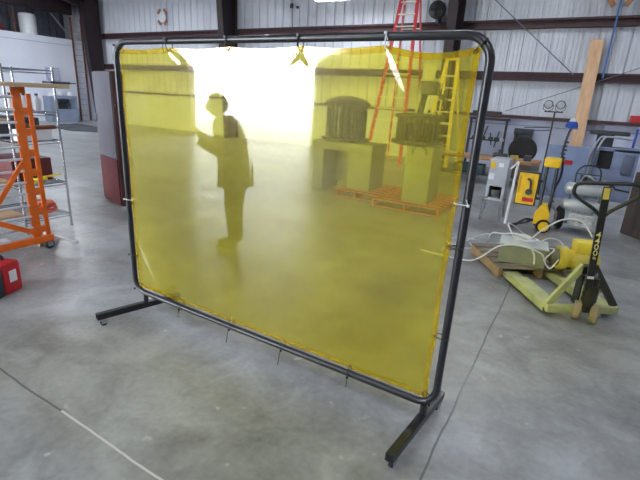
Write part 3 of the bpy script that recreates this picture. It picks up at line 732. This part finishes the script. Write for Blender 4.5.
# grey box machine on a stand
wl = thing('spot_welder', 'grey box machine with yellow label standing on a four legged stand', 'machine', (-1.03,7.3,0))
mb = MB(); x0,x1,y0,y1 = -1.17,-.90,7.1,7.55
mb.box(x0,x1,y0,y1,.56,.97,bev=.01); mb.box(x0,x0+.05,y0,y1,.36,.57); mb.box(x1-.04,x1,y0,y1,.36,.57); mb.box(x0,x1,y0,y1,.34,.38); mb.box(x0+.02,x1-.02,y1-.1,y1,.37,.57)
mb.build('housing', palegrey, wl)
MB().box(x0+.07,x1-.07,y0+.06,y0+.30,.38,.50,bev=.01).build('motor', M('dark_machine'), wl)
for x in (x0-.02,x1+.0):
    for y in (y0+.02,y1-.02):
        MB().beam((x,y,.0),(x*.8+(-1.035)*.2,y,.355),.035,.035,up=(0,1,0)).build('leg', steelgrey, wl)
MB().box(x0-.03,x1+.02,y0,y0+.03,.29,.34).build('stand_rail', steelgrey, wl)
MB().box(x0+.015,x0+.085,y0-.006,y0-.0005,.83,.93).build('yellow_label', yellowp, wl)
MB().box(x0+.01,x0+.09,y0-.006,y0-.0005,.66,.76).build('white_label', whitep, wl)
MB().box(x0+.13,x0+.20,y0-.006,y0-.0005,.86,.92).build('dial_plate', whitep, wl)
mb = MB(); mb.tube([(-.80,7.08,.02),(-.775,7.04,.88)],.020,8); mb.tube(bez([(-.775,7.04,.88),(-.77,7.04,.97),(-.80,7.04,.93),(-.86,7.04,.86)],5),.014,8)
wp = mb.build('pry_bar', whitep); tag(wp, 'white painted steel bar with hooked top leaning beside the grey box machine', 'bar')

# yellow and black cart
ct = thing('jump_start_cart', 'black hand cart with yellow panel, yellow head and yellow wheels', 'cart', (-.35,7.2,0))
for x in (-.38,-.25): MB().tube(bez([(x,7.12,.16),(x-.0,7.16,.5),(x-.01,7.20,.98)],6),.024,10).build('frame_tube', blacksteel, ct)
MB().box(-.44,-.22,7.12,7.30,.93,1.07,bev=.03).build('head', yellowp, ct, label='yellow rounded head on top of the cart')
MB().prism([(-.42,7.02,.10),(-.22,7.02,.10),(-.22,7.02,.26),(-.28,7.02,.40),(-.35,7.02,.40),(-.42,7.02,.26)],(0,.18,0)).build('axle_housing', yellowp, ct, label='yellow housing above the axle')
for x, y in ((-.27,6.955),(-.33,7.24)):
    w_ = MB().lathe([(.05,-.02),(.085,-.022),(.10,-.012),(.10,.012),(.085,.022),(.05,.02)],(x,y,.10),(.3,-1,.0),24).build('wheel', rubber, ct)
    MB().lathe([(.02,-.026),(.072,-.024),(.074,.024),(.02,.026)],(x,y,.10),(.3,-1,0),20).build('hub', yellowp, w_)
mb = MB(); mb.tube(bez([(-.40,7.05,.14),(-.52,6.98,.16),(-.66,6.95,.04),(-.70,7.1,.02),(-.56,7.25,.04),(-.42,7.2,.13)],6),.018,8); mb.build('support_foot', blacksteel, ct)
mb = MB(); mb.tube(bez([(-.26,7.24,.40),(-.24,7.26,.62),(-.20,7.27,.78),(-.20,7.27,.95),(-.24,7.27,1.15),(-.22,7.27,1.40),(-.20,7.27,1.48)],8),.016,8); mb.build('handle_tube', blacksteel, ct)
for k in range(6): MB().torus((-.23+.01*(k%2),7.27,1.02+k*.055),.028,.009,(0,.3,1),12,6).build('chain_link', darkgrey, ct)
MB().box(-.46,-.40,7.13,7.17,.70,.74).build('panel_bracket', blacksteel, ct); MB().box(-.46,-.39,7.13,7.17,.44,.48).build('panel_bracket', blacksteel, ct)
pn = MB().box(-.74,-.45,7.10,7.22,.34,.84,bev=.01).build('panel_box', darkgrey, ct)
MB().box(-.725,-.465,7.088,7.0995,.36,.82).build('panel_face', yellowp, pn, label='yellow front face of the panel box')
MB().tube(bez([(-.60,7.07,.74),(-.56,7.05,.72),(-.545,7.05,.62),(-.56,7.07,.56)],6),.016,8).build('hose', darkgrey, pn)
MB().lathe([(.045,0),(.045,.035)],(-.56,7.088,.55),(0,-1,0)).build('knob', darkgrey, pn)
MB().box(-.63,-.48,7.082,7.088,.40,.46).build('red_label', redp, pn)
MB().box(-.715,-.69,7.084,7.088,.52,.78).build('gauge_strip', M('amber', (200,150,30), .4), pn)
cp = thing('blue_bucket_hat', 'blue hat with white crown hung on top of the black cart handle', 'hat', (-.20,7.27,1.497), .3)
MB().lathe([(.075,.0),(.08,.03),(.065,.075),(.02,.10)],seg=20).build('crown', M('blue_cloth', (44,84,170), .8), cp, world=False)
MB().lathe([(.045,.085),(.035,.12),(.01,.13)],seg=16).build('top', whitep, cp, world=False)
MB().prism([(-.06,-.05,.0),(.06,-.05,.0),(.05,-.14,-.01),(-.05,-.14,-.01)],(0,0,.008)).build('peak', M('blue_cloth'), cp, world=False)

# tripod work light
tl = thing('work_light', 'twin head work light on a tall black stand before the white wall', 'work light', (-.6,9.7,0))
MB().cyl((-.6,9.7,.1),(-.6,9.7,1.68),.016,seg=10).build('pole', blacksteel, tl)
for a in (90,210,330):
    a = math.radians(a); MB().tube([(-.6,9.7,.42),(-.6+.38*math.cos(a),9.7+.38*math.sin(a),.012)],.011,8).build('leg', blacksteel, tl)
MB().tube([(-.78,9.7,1.69),(-.46,9.7,1.69)],.012,8).build('crossbar', blacksteel, tl)
for x in (-.73,-.52):
    h_ = MB().lathe([(.04,.06),(.065,.04),(.080,-.02),(.078,-.05)],(x,9.7,1.82),(0,1,0),20).build('lamp_head', darkgrey, tl)
    MB().lathe([(.066,0),(.062,.01)],(x,9.64,1.82),(0,-1,0),20).build('lens', M('lamp_glass', (210,214,224), .1, .2), h_)
    MB().tube([(x-.09,9.7,1.82),(x-.08,9.7,1.73),(x,9.7,1.69),(x+.08,9.7,1.73),(x+.09,9.7,1.82)],.006,6).build('yoke', blacksteel, tl)

# air compressor
ac = thing('air_compressor', 'silver twin tank wheeled air compressor behind the pallet jack', 'compressor', (.2,7.5,0))
tankm = M('silver_tank', (178,182,184), .35, .3, .08, 5)
def tank(z, y, r=.088):
    prof = [(.02,-.29),(r*.7,-.275),(r,-.24),(r,.24),(r*.7,.275),(.02,.29)]
    MB().lathe(prof,(.17,y,z),(1,.04,0),24).build('air_tank', tankm, ac)
tank(.64,7.42); tank(.40,7.42)
mb = MB(); 
for x in (-.02,.36): mb.box(x-.015,x+.015,7.38,7.62,.34,.70)
mb.box(-.02,.36,7.50,7.66,.08,.11); mb.build('cradle', steelgrey, ac)
mb = MB(); mb.box(.02,.36,7.36,7.60,.09,.28,bev=.02); mb.cyl((.10,7.36,.20),(.10,7.30,.20),.07); mb.cyl((.28,7.36,.20),(.28,7.30,.20),.06); mb.box(.12,.26,7.27,7.37,.12,.16); mb.box(.12,.26,7.27,7.37,.20,.24)
mb.build('engine', M('engine_alloy', (196,198,202), .3, .2, .3, 20), ac)
MB().lathe([(.12,-.02),(.16,-.035),(.175,-.02),(.175,.02),(.16,.035),(.12,.02)],(-.10,7.45,.175),(1,.25,0),28).build('wheel', rubber, ac)
for x in (.06,.14,.22,.30): MB().cyl((x,7.5,.28),(x,7.5,.37),.012,seg=8).build('stud', galv, ac)
mb = MB(); mb.tube(bez([(.0,7.42,.72),(.0,7.42,.88),(.08,7.42,.98),(.24,7.42,.98),(.30,7.42,.88),(.30,7.42,.73)],6),.012,8); mb.tube([(.0,7.42,.86),(.3,7.42,.86)],.008,6)
mb.build('handle', blacksteel, ac)
mb = MB(); mb.cyl((.10,7.42,.72),(.10,7.42,.86),.045); mb.box(.15,.25,7.38,7.46,.73,.82,bev=.01); mb.build('pump_head', M('dark_machine'), ac)
MB().tube(bez([(.06,7.3,.76),(.12,7.28,.86),(.24,7.3,.80),(.3,7.33,.76)],6),.010,8).build('air_pipe', galv, ac)
for x in (.42,): MB().tube(bez([(x,7.42,.60),(x+.05,7.42,.30),(x+.03,7.42,.02),(x-.06,7.42,.015)],5),.014,8).build('leg', steelgrey, ac)
tag(MB().box(.335,.40,7.37,7.45,.742,.80,bev=.015).build('cleaning_rag', M('pinkish_rag', (214,150,150), .8)), 'crumpled pink and white rag on the upper compressor tank', 'rag')
hose = [(-.24+.10*math.cos(i*.42)*(1+.15*math.sin(i*.21)), 7.32+.02*math.sin(i*.33)+i*.0006, .185+.155*math.sin(i*.42)*(1+.1*math.sin(i*.17))) for i in range(90)]
tag(MB().tube(hose,.013,6).build('hose_coil', M('tan_hose', (150,146,138), .6)), 'coiled tan hose hanging at the left side of the compressor', 'hose')

# blue panel and machine behind
bp_ = thing('sheet_panel', 'large blue-grey sheet panel with small red label behind the compressor', 'panel', (-.25,10.2,0))
mb = MB(); mb.box(-.62,.12,10.2,10.24,0,1.06,bev=.004); mb.build('sheet', bluesteel, bp_)
MB().box(-.27,-.12,10.192,10.199,.69,.78).build('red_label', redp, bp_)
MB().box(-.60,-.56,10.24,10.5,.0,1.0).box(.06,.10,10.24,10.5,0,1.0).build('rear_strut', steelgrey, bp_)
bm_ = thing('press_machine', 'blue-grey machine with black window and silver tube hoop near the white wall', 'machine', (.5,10.9,0))
mb = MB(); mb.box(.20,.98,10.62,11.2,0,.64,bev=.01); mb.box(.20,.30,10.62,11.2,.64,1.05); mb.box(.55,.98,10.62,11.2,.64,1.05,bev=.01); mb.box(.2,.98,10.62,11.2,1.0,1.06); mb.box(.28,.6,11.0,11.2,.6,1.04)
mb.build('housing', M('machine_blue_grey', (124,136,164), .45, .1, .15, 4), bm_)
MB().box(.30,.55,10.70,10.9,.66,.99).build('window', rubber, bm_)
for dx in (0,.07): MB().tube(bez([(.14+dx,10.5,.45),(.17+dx,10.5,.9),(.24+dx,10.5,1.22),(.36+dx,10.5,1.28),(.8,10.5,1.25)],7),.018,8).build('tube_hoop', galv, bm_)
MB().box(.1,.26,10.49,10.7,.44,.50).build('hoop_bracket', galv, bm_)
MB().box(.74,.92,10.60,10.62,.55,.95,bev=.02).build('side_hatch', M('hatch_grey', (90,98,120), .5), bm_)
tag(MB().box(.05,.75,10.75,11.15,1.30,1.38,bev=.02).box(.2,.5,10.8,11.1,1.0605,1.31).build('equipment_case', darkgrey), 'flat black case stacked on top of the blue-grey machine', 'case')
tag(MB().box(.15,.36,YB-.09,YB-.021,1.20,1.40,bev=.01).build('wall_outlet', M('outlet_grey', (120,124,140), .5)), 'small grey outlet box on the white lower wall', 'outlet')
tag(MB().box(.86,1.25,YB-.16,YB-.02,1.531,1.70,bev=.02).build('red_toolbox', redp), 'red box sitting on the wall ledge at the right edge', 'box')
tag(MB().cyl((1.05,YB-.35,0),(1.08,YB-.2,1.38),.03,seg=10).build('blue_pole', bluep), 'blue pole leaning on the wall at the right edge', 'pole')
tag(MB().box(-3.0,-2.2,YB-.15,YB-.02,1.531,1.60,bev=.01).build('dark_bundle', darkgrey), 'dark flat bundle on the wall ledge beside the screen', 'bundle')
# dark brown cabinet at right
dc = thing('wooden_cabinet', 'dark brown worn wooden cabinet at the right edge behind the pallet jack', 'cabinet', (.74,7.85,0), math.radians(-52))
dw = wood('dark_worn_wood', (78,66,62), (50,42,42), 'Z')
mb = MB(); mb.box(0,.95,0.0,.45,0,.93,bev=.008); mb.build('body', dw, dc, world=False)
for x0,x1 in ((.02,.46),(.49,.93)):
    d_ = MB().box(x0,x1,-.02,-.0005,.03,.90,bev=.004).build('door', dw, dc, world=False)
    MB().box(x1-.05 if x0 < .3 else x0+.03,x1-.03 if x0 < .3 else x0+.05,-.04,-.02,.42,.54).build('handle', M('dull_brass', (150,130,84), .4, .7), d_, world=False)

# ------------------------------------------------------------------ pallet jack group
JA = math.radians(33)
jk = thing('pallet_jack', 'lime green pallet jack with black handle loop and steering shaft', 'pallet jack', (.25,4.2,0), JA)
J = WM[jk.name]; Ji = J.inverted()
def B(name, mb, mat, par=jk, **k): return mb.build(name, mat, par, world=False, **k)
for s in (-1,1):
    mb = MB(); x0, x1 = s*.24-.08, s*.24+.08
    mb.box(x0,x1,.0,1.45,.060,.075,bev=.003); mb.box(x0,x0+.008,.0,1.45,.03,.062); mb.box(x1-.008,x1,.0,1.45,.03,.062)
    mb.box(x0,x1,-.05,.62,.075,.10,bev=.004)
    B('fork', mb, lime)
    mb = MB(); mb.cyl((s*.24-.04,1.33,.029),(s*.24+.04,1.33,.029),.028); B('load_roller', mb, rubber)
    mb = MB(); mb.prism([(s*.31,-.03,.10),(s*.31,.10,.10),(s*.12,.02,.42),(s*.12,-.04,.42)],(s*.02,0,0)) if False else mb.beam((s*.30,-.02,.11),(s*.045,.0,.47),.055,.035,up=(0,1,0))
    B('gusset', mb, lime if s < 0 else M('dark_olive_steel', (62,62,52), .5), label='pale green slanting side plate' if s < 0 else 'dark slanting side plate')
mb = MB(); mb.box(-.32,.32,-.07,-.02,.05,.115,bev=.006); B('heel_beam', mb, lime)
mb = MB(); mb.box(-.06,.06,-.03,.05,.40,.47,bev=.01); mb.box(-.06,-.048,-.05,.03,.12,.40); mb.box(.048,.06,-.05,.03,.12,.40); B('head_block', mb, blacksteel)
mb = MB(); mb.cyl((0,-.10,.13),(0,-.10,.40),.045); mb.cyl((0,-.10,.19),(0,-.10,.33),.06); mb.box(-.06,.06,-.16,-.04,.10,.15,bev=.01); B('pump', mb, M('pump_dark', (50,50,46), .4, .3))
mb = MB(); mb.cyl((0,-.10,.33),(0,-.10,.44),.022); B('pump_ram', mb, chrome)
ax = Vector((math.cos(-JA-.05), math.sin(-JA-.05), 0)); wc = Vector((0,-.10,.084))
for s in (-1,1):
    q = wc+ax*s*.062
    w_ = B('steer_wheel', MB().lathe([(.02,-.030),(.076,-.032),(.084,-.022),(.084,.022),(.076,.032),(.02,.030)],q,ax,24), M('tan_poly_wheel', (150,136,110), .6, 0, .15, 15))
    B('hub', MB().cyl(q-ax*.034,q+ax*.034,.03), blacksteel, par=w_)
B('axle', MB().cyl(wc-ax*.115,wc+ax*.115,.012), galv)
# handle shaft in world space
S0 = Vector((.28,4.09,.27)); S1 = Vector((.215,3.87,1.20))
sd = (S1-S0).normalized(); wx = Vector((.99,.12,0)); wx = (wx-sd*wx.dot(sd)).normalized()
mb = MB(); mb.beam(S0, S1, .052, .036, up=wx.cross(sd), bev=.006)
hs = mb.build('handle_shaft', blacksteel, jk)
c1 = S1-sd*.02
loop = [c1-sd*.24, c1-sd*.17+wx*.06, c1-sd*.10+wx*.15, c1-sd*.05+wx*.205, c1+wx*.21, c1+sd*.035+wx*.19, c1+sd*.045+wx*.12, c1+sd*.045, c1+sd*.045-wx*.12, c1+sd*.035-wx*.19, c1-wx*.21, c1-sd*.05-wx*.205, c1-sd*.10-wx*.15, c1-sd*.17-wx*.06, c1-sd*.24]
mb = MB(); mb.tube(bez(loop,5), .0145, 10); mb.build('handle_loop', blacksteel, jk)
mb = MB(); mb.tube([c1+sd*.03+wx*.03, c1+sd*.0+wx*.05, c1-sd*.02+wx*.14], .007, 8); mb.sph(c1+sd*.03+wx*.03,.014); mb.build('release_lever', blacksteel, jk)
fnv = wx.cross(sd); fnv = -fnv if fnv.y > 0 else fnv      # towards the viewer
cc = S1-sd*.05+fnv*.0195
mb = MB(); mb.beam(cc-sd*.045, cc+sd*.045, .040, .003, up=fnv); mb.build('yellow_sticker', M('pale_yellow_label', (206,186,96), .5), hs)
cc = S0+sd*.16+fnv*.0195
mb = MB(); mb.beam(cc-sd*.012, cc+sd*.012, .05, .003, up=fnv); mb.build('white_band', whitep, hs)
# capacity numbers on the shaft
dn = -sd; right = fnv.cross(dn); 
up_ = sd; right = up_.cross(fnv)
parts_ = []
def glyphs(items):
    bmx = bmesh.new()
    for ch, k, size in items:
        cu = bpy.data.curves.new('lettering', 'FONT'); cu.body = ch; cu.size = size; cu.extrude = .0012; cu.align_x = 'CENTER'; cu.align_y = 'CENTER'
        cu.offset = .0004
        to = bpy.data.objects.new('lettering_curve', cu); COL.objects.link(to)
        dg = bpy.context.evaluated_depsgraph_get(); m_ = bpy.data.meshes.new_from_object(to.evaluated_get(dg))
        bpy.data.objects.remove(to)
        rot = Matrix((right, up_, fnv)).transposed().to_4x4()
        m_.transform(Ji @ Matrix.Translation(S1-sd*k+fnv*.0195) @ rot); bmx.from_mesh(m_)
    me = bpy.data.meshes.new('lettering'); bmx.to_mesh(me); bmx.free(); me.materials.append(M('number_yellow', (240,232,160), .5))
    lt = bpy.data.objects.new('lettering', me); COL.objects.link(lt); lt.parent = hs
glyphs([('4',.40,.070),('4',.455,.070),('0',.51,.070),('0',.565,.070),('lb',.61,.034)])

# pallet on the forks
t = thing('wooden_pallet', 'weathered grey wooden pallet loaded with motor and box by the pallet jack', 'pallet', tuple(J @ Vector((.17,1.18,0))), JA)
pm = wood('weathered_pallet', (150,138,122), (98,86,72), 'X'); pmy = M('pallet_block', (158,130,92), .7, 0, .2, 12)
w, d = 1.10, .78
for i in range(5):
    y = -d/2+.05+(d-.1)*i/4
    MB().box(-w/2,w/2,y-.055,y+.055,.110,.128,bev=.002).build('deck_board', pm, t, world=False)
for x in (-w/2+.02, -.09, w/2-.02):
    MB().box(x-.02,x+.02,-d/2,d/2,.018,.110).build('stringer', pmy, t, world=False)
for y in (-d/2+.05, d/2-.05):
    MB().box(-w/2,w/2,y-.045,y+.045,.0,.018).build('bottom_board', pm, t, world=False)
# loose board edge on the pallet front
# control box with loose cables
eb = thing('junction_enclosure', 'olive grey steel box on the pallet with white cables on its lid', 'box', (-.33,5.03,.1285), .1)
MB().box(-.24,.22,-.16,.16,0,.20,bev=.008).build('body', M('olive_grey', (146,150,128), .5, 0, .12, 6), eb, world=False)
MB().box(-.25,.23,-.17,.17,.20,.215,bev=.004).build('lid', M('pale_lid', (206,210,210), .5), eb, world=False)
cablem = M('white_cable', (222,224,226), .5)
def cable(label, pts, r=.0085):
    return tag(MB().tube(bez(pts,10), r, 7).build('white_cable', cablem), label, 'cable')
cable('white cable looping left from the box lid onto the floor toward the screen', [(-.25,5.0,.37),(-.42,5.02,.42),(-.58,5.15,.36),(-.72,5.3,.30),(-.80,5.6,.08),(-.88,6.3,.01),(-1.0,6.1,.01),(-1.15,5.5,.01),(-1.25,5.2,.01)])
cable('white cable running flat from the pallet across the floor to the left', [(-.10,4.78,.25),(-.15,4.73,.34),(-.35,4.72,.38),(-.55,4.72,.33),(-.75,4.80,.12),(-.95,4.97,.01),(-1.45,5.00,.01)])
cable('white cable arching high between the box and the yellow motor', [(-.30,5.05,.36),(-.18,5.15,.50),(-.02,5.3,.60),(.16,5.4,.58),(.28,5.35,.45)])
cable('white cable end hanging down the front of the olive box', [(-.35,4.98,.36),(-.28,4.84,.37),(-.21,4.78,.30),(-.19,4.77,.20)])
tag(MB().tube(bez([(-.34+.12*math.cos(i*.9)*(1+.2*math.sin(i)), 5.03+.09*math.sin(i*.9)*(1+.2*math.cos(i*1.7)), .353+.001*i+.016*abs(math.sin(i*1.3))) for i in range(34)],4),.008,6).build('cable_coil', cablem), 'tangled coil of white cable lying on the box lid', 'cable')
cable('short white cable lying on the floor behind the pallet', [(-.60,6.6,.01),(-.45,6.3,.02),(-.30,6.0,.01)])
cable('grey-blue cable looping beside the motor end', [(-.08,4.95,.35),(-.04,4.80,.38),(-.10,4.74,.28),(-.04,4.74,.20),(.02,4.78,.30)],.007)
cable('white cable rising from the box and crossing toward the floor behind it', [(-.45,5.05,.36),(-.55,5.2,.48),(-.42,5.6,.30),(-.30,5.9,.10),(-.45,6.0,.01)])
cable('second white cable arching low from the box lid to the motor end', [(-.22,4.98,.36),(-.10,4.93,.46),(.02,4.95,.42),(.05,4.93,.30)], .007)
cable('white cable curled on the floor left of the weathered pallet', [(-1.02,5.7,.01),(-.95,5.5,.012),(-1.1,5.42,.012),(-1.3,5.6,.01),(-1.2,5.85,.01),(-1.0,5.9,.01)], .007)
# yellow gear motor
gm_ = thing('gear_motor', 'yellow gear motor with grey shaft end lying on the weathered pallet', 'motor', (.13,5.03,.1285), .32)
MB().lathe([(.02,-.22),(.03,-.22),(.03,-.20),(.07,-.20),(.085,-.17),(.09,-.12)],(0,0,.13),(1,0,0),24).build('shaft_end', M('olive_metal', (120,118,92), .5, .3), gm_, world=False)
MB().lathe([(.08,-.135),(.125,-.13),(.125,-.06),(.10,-.05),(.10,.0)],(0,0,.13),(1,0,0),28).build('flange', M('motor_yellow', (226,204,70), .45, 0, .12, 7), gm_, world=False)
MB().lathe([(.10,0),(.110,.02),(.110,.22),(.10,.24),(.03,.25)],(0,0,.13),(1,0,0),28).build('motor_body', M('motor_tan', (190,176,92), .5, 0, .12, 7), gm_, world=False)
MB().box(.0,.20,-.08,.09,.21,.335,bev=.012).build('terminal_box', M('motor_yellow'), gm_, world=False)
MB().box(-.08,.24,-.09,.09,.0,.04,bev=.004).build('base_plate', M('olive_metal'), gm_, world=False)
tag(MB().box(.36,.46,4.93,5.03,0,.03,bev=.003).build('wood_block', pmy), 'small tan wood scrap on the floor at the right side of the weathered pallet', 'block')

# ------------------------------------------------------------------ person reflected in the curtain
pr = thing('person', 'person in long dark jacket and trousers, head bowed over a small black camera', 'person', (-3.30,.353,0), math.radians(-130))
# local frame: faces -Y
def skin(name, verts, edges, radii, mat, sub=2, root=0):
    me = bpy.data.meshes.new(name); me.from_pydata(verts, edges, []); me.update()
    o = bpy.data.objects.new(name, me); COL.objects.link(o)
    md = o.modifiers.new('skin', 'SKIN'); md.use_smooth_shade = True
    for i, r in enumerate(radii): me.skin_vertices[0].data[i].radius = r if isinstance(r, tuple) else (r, r)
    me.skin_vertices[0].data[root].use_root = True
    s_ = o.modifiers.new('sub', 'SUBSURF'); s_.levels = sub; s_.render_levels = sub
    dg = bpy.context.evaluated_depsgraph_get(); m2 = bpy.data.meshes.new_from_object(o.evaluated_get(dg))
    bpy.data.objects.remove(o); m2.materials.clear(); m2.materials.append(mat); m2.shade_smooth()
    q = bpy.data.objects.new(name, m2); COL.objects.link(q); q.parent = pr
    return q
skinm = M('skin_tone', (190,140,112), .55, 0, .06, 10)
V = [(0,0,.90),(0,0,1.06),(0,-.01,1.24),(0,0,1.38),(0,-.02,1.47),
     (.09,0,.86),(.10,-.02,.48),(.10,.01,.09),(.10,-.10,.045),(.10,-.17,.035),
     (-.09,0,.86),(-.10,-.01,.48),(-.10,.02,.09),(-.10,-.09,.045),(-.10,-.16,.035),
     (.17,0,1.36),(.21,-.04,1.10),(.13,-.25,1.22),(.06,-.31,1.30),
     (-.17,0,1.36),(-.21,-.04,1.10),(-.13,-.25,1.22),(-.06,-.31,1.30)]
Eg = [(0,1),(1,2),(2,3),(3,4),(0,5),(5,6),(6,7),(7,8),(8,9),(0,10),(10,11),(11,12),(12,13),(13,14),(3,15),(15,16),(16,17),(17,18),(3,19),(19,20),(20,21),(21,22)]
Rr = [(.15,.11),(.145,.105),(.16,.11),(.13,.09),.052, .085,.058,.042,.045,.035, .085,.058,.042,.045,.035, .06,.045,.034,.026, .06,.045,.034,.026]
skin('body', V, Eg, Rr, skinm)
# head with face
mb = MB(); mb.sph((0,-.07,1.565),.10,(.82,1.0,1.18),24)
for v in mb.bm.verts:
    y = v.co.y+.07; z = v.co.z-1.565
    if z < -.02: v.co.x *= 1+z*2.2; v.co.y -= .01
    if y < -.05 and abs(v.co.x) < .02 and -.05 < z < .02: v.co.y -= .02
mb.sph((.032,-.158,1.575),.013,(1,.6,.8),8); mb.sph((-.032,-.158,1.575),.013,(1,.6,.8),8); mb.sph((0,-.155,1.505),.02,(1.2,.5,.35),8)
mb.sph((0,-.178,1.545),.014,(.8,1,1.3),8)
for s in (-1,1): mb.sph((s*.083,-.06,1.56),.026,(.35,.7,1.1),8)
mb.build('head', skinm, pr, world=False)
mb = MB(); mb.sph((0,-.05,1.60),.112,(.86,.98,1.0),24)
geom = [v for v in mb.bm.verts if v.co.y < -.10 and v.co.z < 1.625]
bmesh.ops.delete(mb.bm, geom=geom, context='VERTS')
mb.build('hair', M('dark_hair', (48,36,30), .7, 0, .3, 40), pr, world=False)
coatm = M('dark_jacket', (44,46,52), .85, 0, .2, 12)
mb = MB()
prof = [(.24,.155,.72),(.225,.15,.86),(.20,.14,1.02),(.205,.14,1.20),(.215,.13,1.34),(.15,.10,1.42),(.065,.065,1.47)]
rings = []
for a, b, z in prof:
    rings.append([mb.bm.verts.new((a*math.cos(2*PI*i/28), b*math.sin(2*PI*i/28)*(1+.03*math.sin(i*3))-.005, z+.008*math.sin(i*2.1)*(z < .8))) for i in range(28)])
for a, b in zip(rings, rings[1:]):
    for i in range(28): mb.bm.faces.new((a[i], a[(i+1)%28], b[(i+1)%28], b[i]))
mb.build('jacket', coatm, pr, world=False, smooth=80)
for s in (-1,1):
    MB().tube(bez([(s*.15,0,1.37),(s*.215,-.01,1.30),(s*.235,-.03,1.12),(s*.205,-.09,1.09),(s*.135,-.245,1.21)],6),[.07]*6+[.068]*6+[.062]*6+[.052]*7,12).build('sleeve', coatm, pr, world=False, smooth=80)
    MB().tube(bez([(s*.10,0,.84),(s*.10,-.015,.5),(s*.10,.01,.12)],8),[.105]*4+[.095]*4+[.08]*5+[.075]*4,14).build('trouser_leg', M('dark_trousers', (38,40,50), .85, 0, .2, 14), pr, world=False, smooth=80)
    mb = MB(); mb.sph((s*.10,-.075,.045),.06,(.8,2.2,.72),16)
    for v in mb.bm.verts: v.co.z = max(v.co.z, .002)
    mb.build('shoe', rubber, pr, world=False)
    # hands: palm, four fingers, thumb
    hx = s*.055
    chain = lambda pts, r, nm: skin(nm, pts, [(i,i+1) for i in range(len(pts)-1)], r, skinm, 1)
    chain([(hx+s*.01,-.30,1.29),(hx,-.335,1.325),(hx-s*.002,-.35,1.345)], [(.022,.03),(.032,.02),(.034,.016)], 'hand')
    for k, l in enumerate((.9,1.0,.95,.75)):
        x = hx+s*(-.024+.016*k)
        chain([(x,-.345,1.335),(x-s*.008,-.382,1.352+.01*k*0),(x-s*.024,-.392,1.36+.012*(1-k)*.5),(x-s*.036*l,-.380,1.368)], [.009,.0085,.008,.007], 'finger')
    chain([(hx-s*.02,-.315,1.315),(hx-s*.035,-.33,1.345),(hx-s*.032,-.345,1.372)], [.011,.010,.008], 'thumb')
for ch in pr.children:      # stoop forward from the hips
    for v in ch.data.vertices:
        if ch.name.startswith(('jacket','sleeve','trouser')): v.co.x *= 1.06; v.co.y = v.co.y*1.18+.012*(v.co.z < 1.3)
        if v.co.z > .95: v.co.y -= (v.co.z-.95)*.17
cam_thing = thing('compact_camera', 'small black compact camera held up in the hands of the person in the dark jacket', 'camera', tuple(WM[pr.name] @ Vector((0,-.362-.075,1.352))), math.radians(-130))
MB().box(-.05,.05,-.014,.014,0,.06,bev=.006).build('camera_body', darkgrey, cam_thing, world=False)
MB().lathe([(.024,0),(.022,.02)],(0,-.014,.03),(0,-1,0)).build('lens', rubber, cam_thing, world=False)

# ------------------------------------------------------------------ unseen boxes added by the front wall for pale patches in the curtain's reflection
t = thing('added_white_box', 'unseen white box added left of the open bay door for a pale reflection patch', 'added_white_box', (-15.6,-7.5,0))
MB().box(-16.0,-15.2,-7.9,-7.2,.0,1.85,bev=.02).build('body', whitep, t)
MB().box(-15.98,-15.22,-7.19,-7.14,1.25,1.83,bev=.01).build('door', whitep, t); MB().box(-15.98,-15.22,-7.19,-7.14,.05,1.23,bev=.01).build('door', whitep, t)  # front panels of the added white box
tag(MB().box(-18.6,-17.2,-7.9,-7.3,0,1.2,bev=.02).build('added_grey_box', palegrey), 'unseen wide pale grey box added by the front wall for a reflection patch', 'cabinet')

# ------------------------------------------------------------------ light
wd_ = bpy.data.worlds.new('sky'); S.world = wd_; wd_.use_nodes = True
bgn = wd_.node_tree.nodes['Background']; bgn.inputs['Color'].default_value = (.90,.95,1.0,1); bgn.inputs['Strength'].default_value = 30
sun = bpy.data.lights.new('sun', 'SUN'); sun.energy = 70; sun.angle = .01; sun.color = (1,.96,.9)
so = bpy.data.objects.new('sun', sun); COL.objects.link(so)
so.rotation_euler = Vector((.25,-1,-.68)).to_track_quat('-Z','Y').to_euler()
def area(x, y, z, sx, sy, e, col=(1,.97,.93), rot=(0,0,0)):
    l = bpy.data.lights.new('lamp_light', 'AREA'); l.shape = 'RECTANGLE'; l.size = sx; l.size_y = sy; l.energy = e; l.color = col
    o = bpy.data.objects.new('lamp_light', l); COL.objects.link(o); o.location = (x,y,z); o.rotation_euler = rot
    return o
for i, (x, y) in enumerate(UNSEEN_LAMPS): area(x, y, 5.33, 1.6, .22, POW[i], (.88,.94,1.0))
area(-6.85, 12.25, 4.40, 1.6, .22, 60, (.88,.94,1.0))

# ------------------------------------------------------------------ camera
f, th, ro, Hc = 434.517, .317, -.056, 1.719
Fv = Vector((0, math.cos(th), -math.sin(th))); R0 = Vector((1,0,0)); D0 = Vector((0,-math.sin(th),-math.cos(th)))
Rv = math.cos(ro)*R0+math.sin(ro)*D0; Dv = -math.sin(ro)*R0+math.cos(ro)*D0
Y30 = Matrix.Rotation(math.radians(30), 3, 'Z')
Rv, Dv, Fv = Y30 @ Rv, Y30 @ Dv, Y30 @ Fv
cd = bpy.data.cameras.new('camera'); cd.sensor_width = 36; cd.lens = f/640*36; cd.clip_end = 300
co = bpy.data.objects.new('camera', cd); COL.objects.link(co)
co.matrix_world = Matrix.Translation((0,0,Hc)) @ Matrix((Rv, -Dv, -Fv)).transposed().to_4x4()
S.camera = co
S.view_settings.view_transform = 'Standard'; S.view_settings.look = 'None'
S.view_settings.exposure = 0.0; S.view_settings.gamma = 1; S.view_settings.use_curve_mapping = False
S.cycles.use_denoising = True
S.cycles.max_bounces = 10; S.cycles.transparent_max_bounces = 16; S.cycles.sample_clamp_indirect = 6
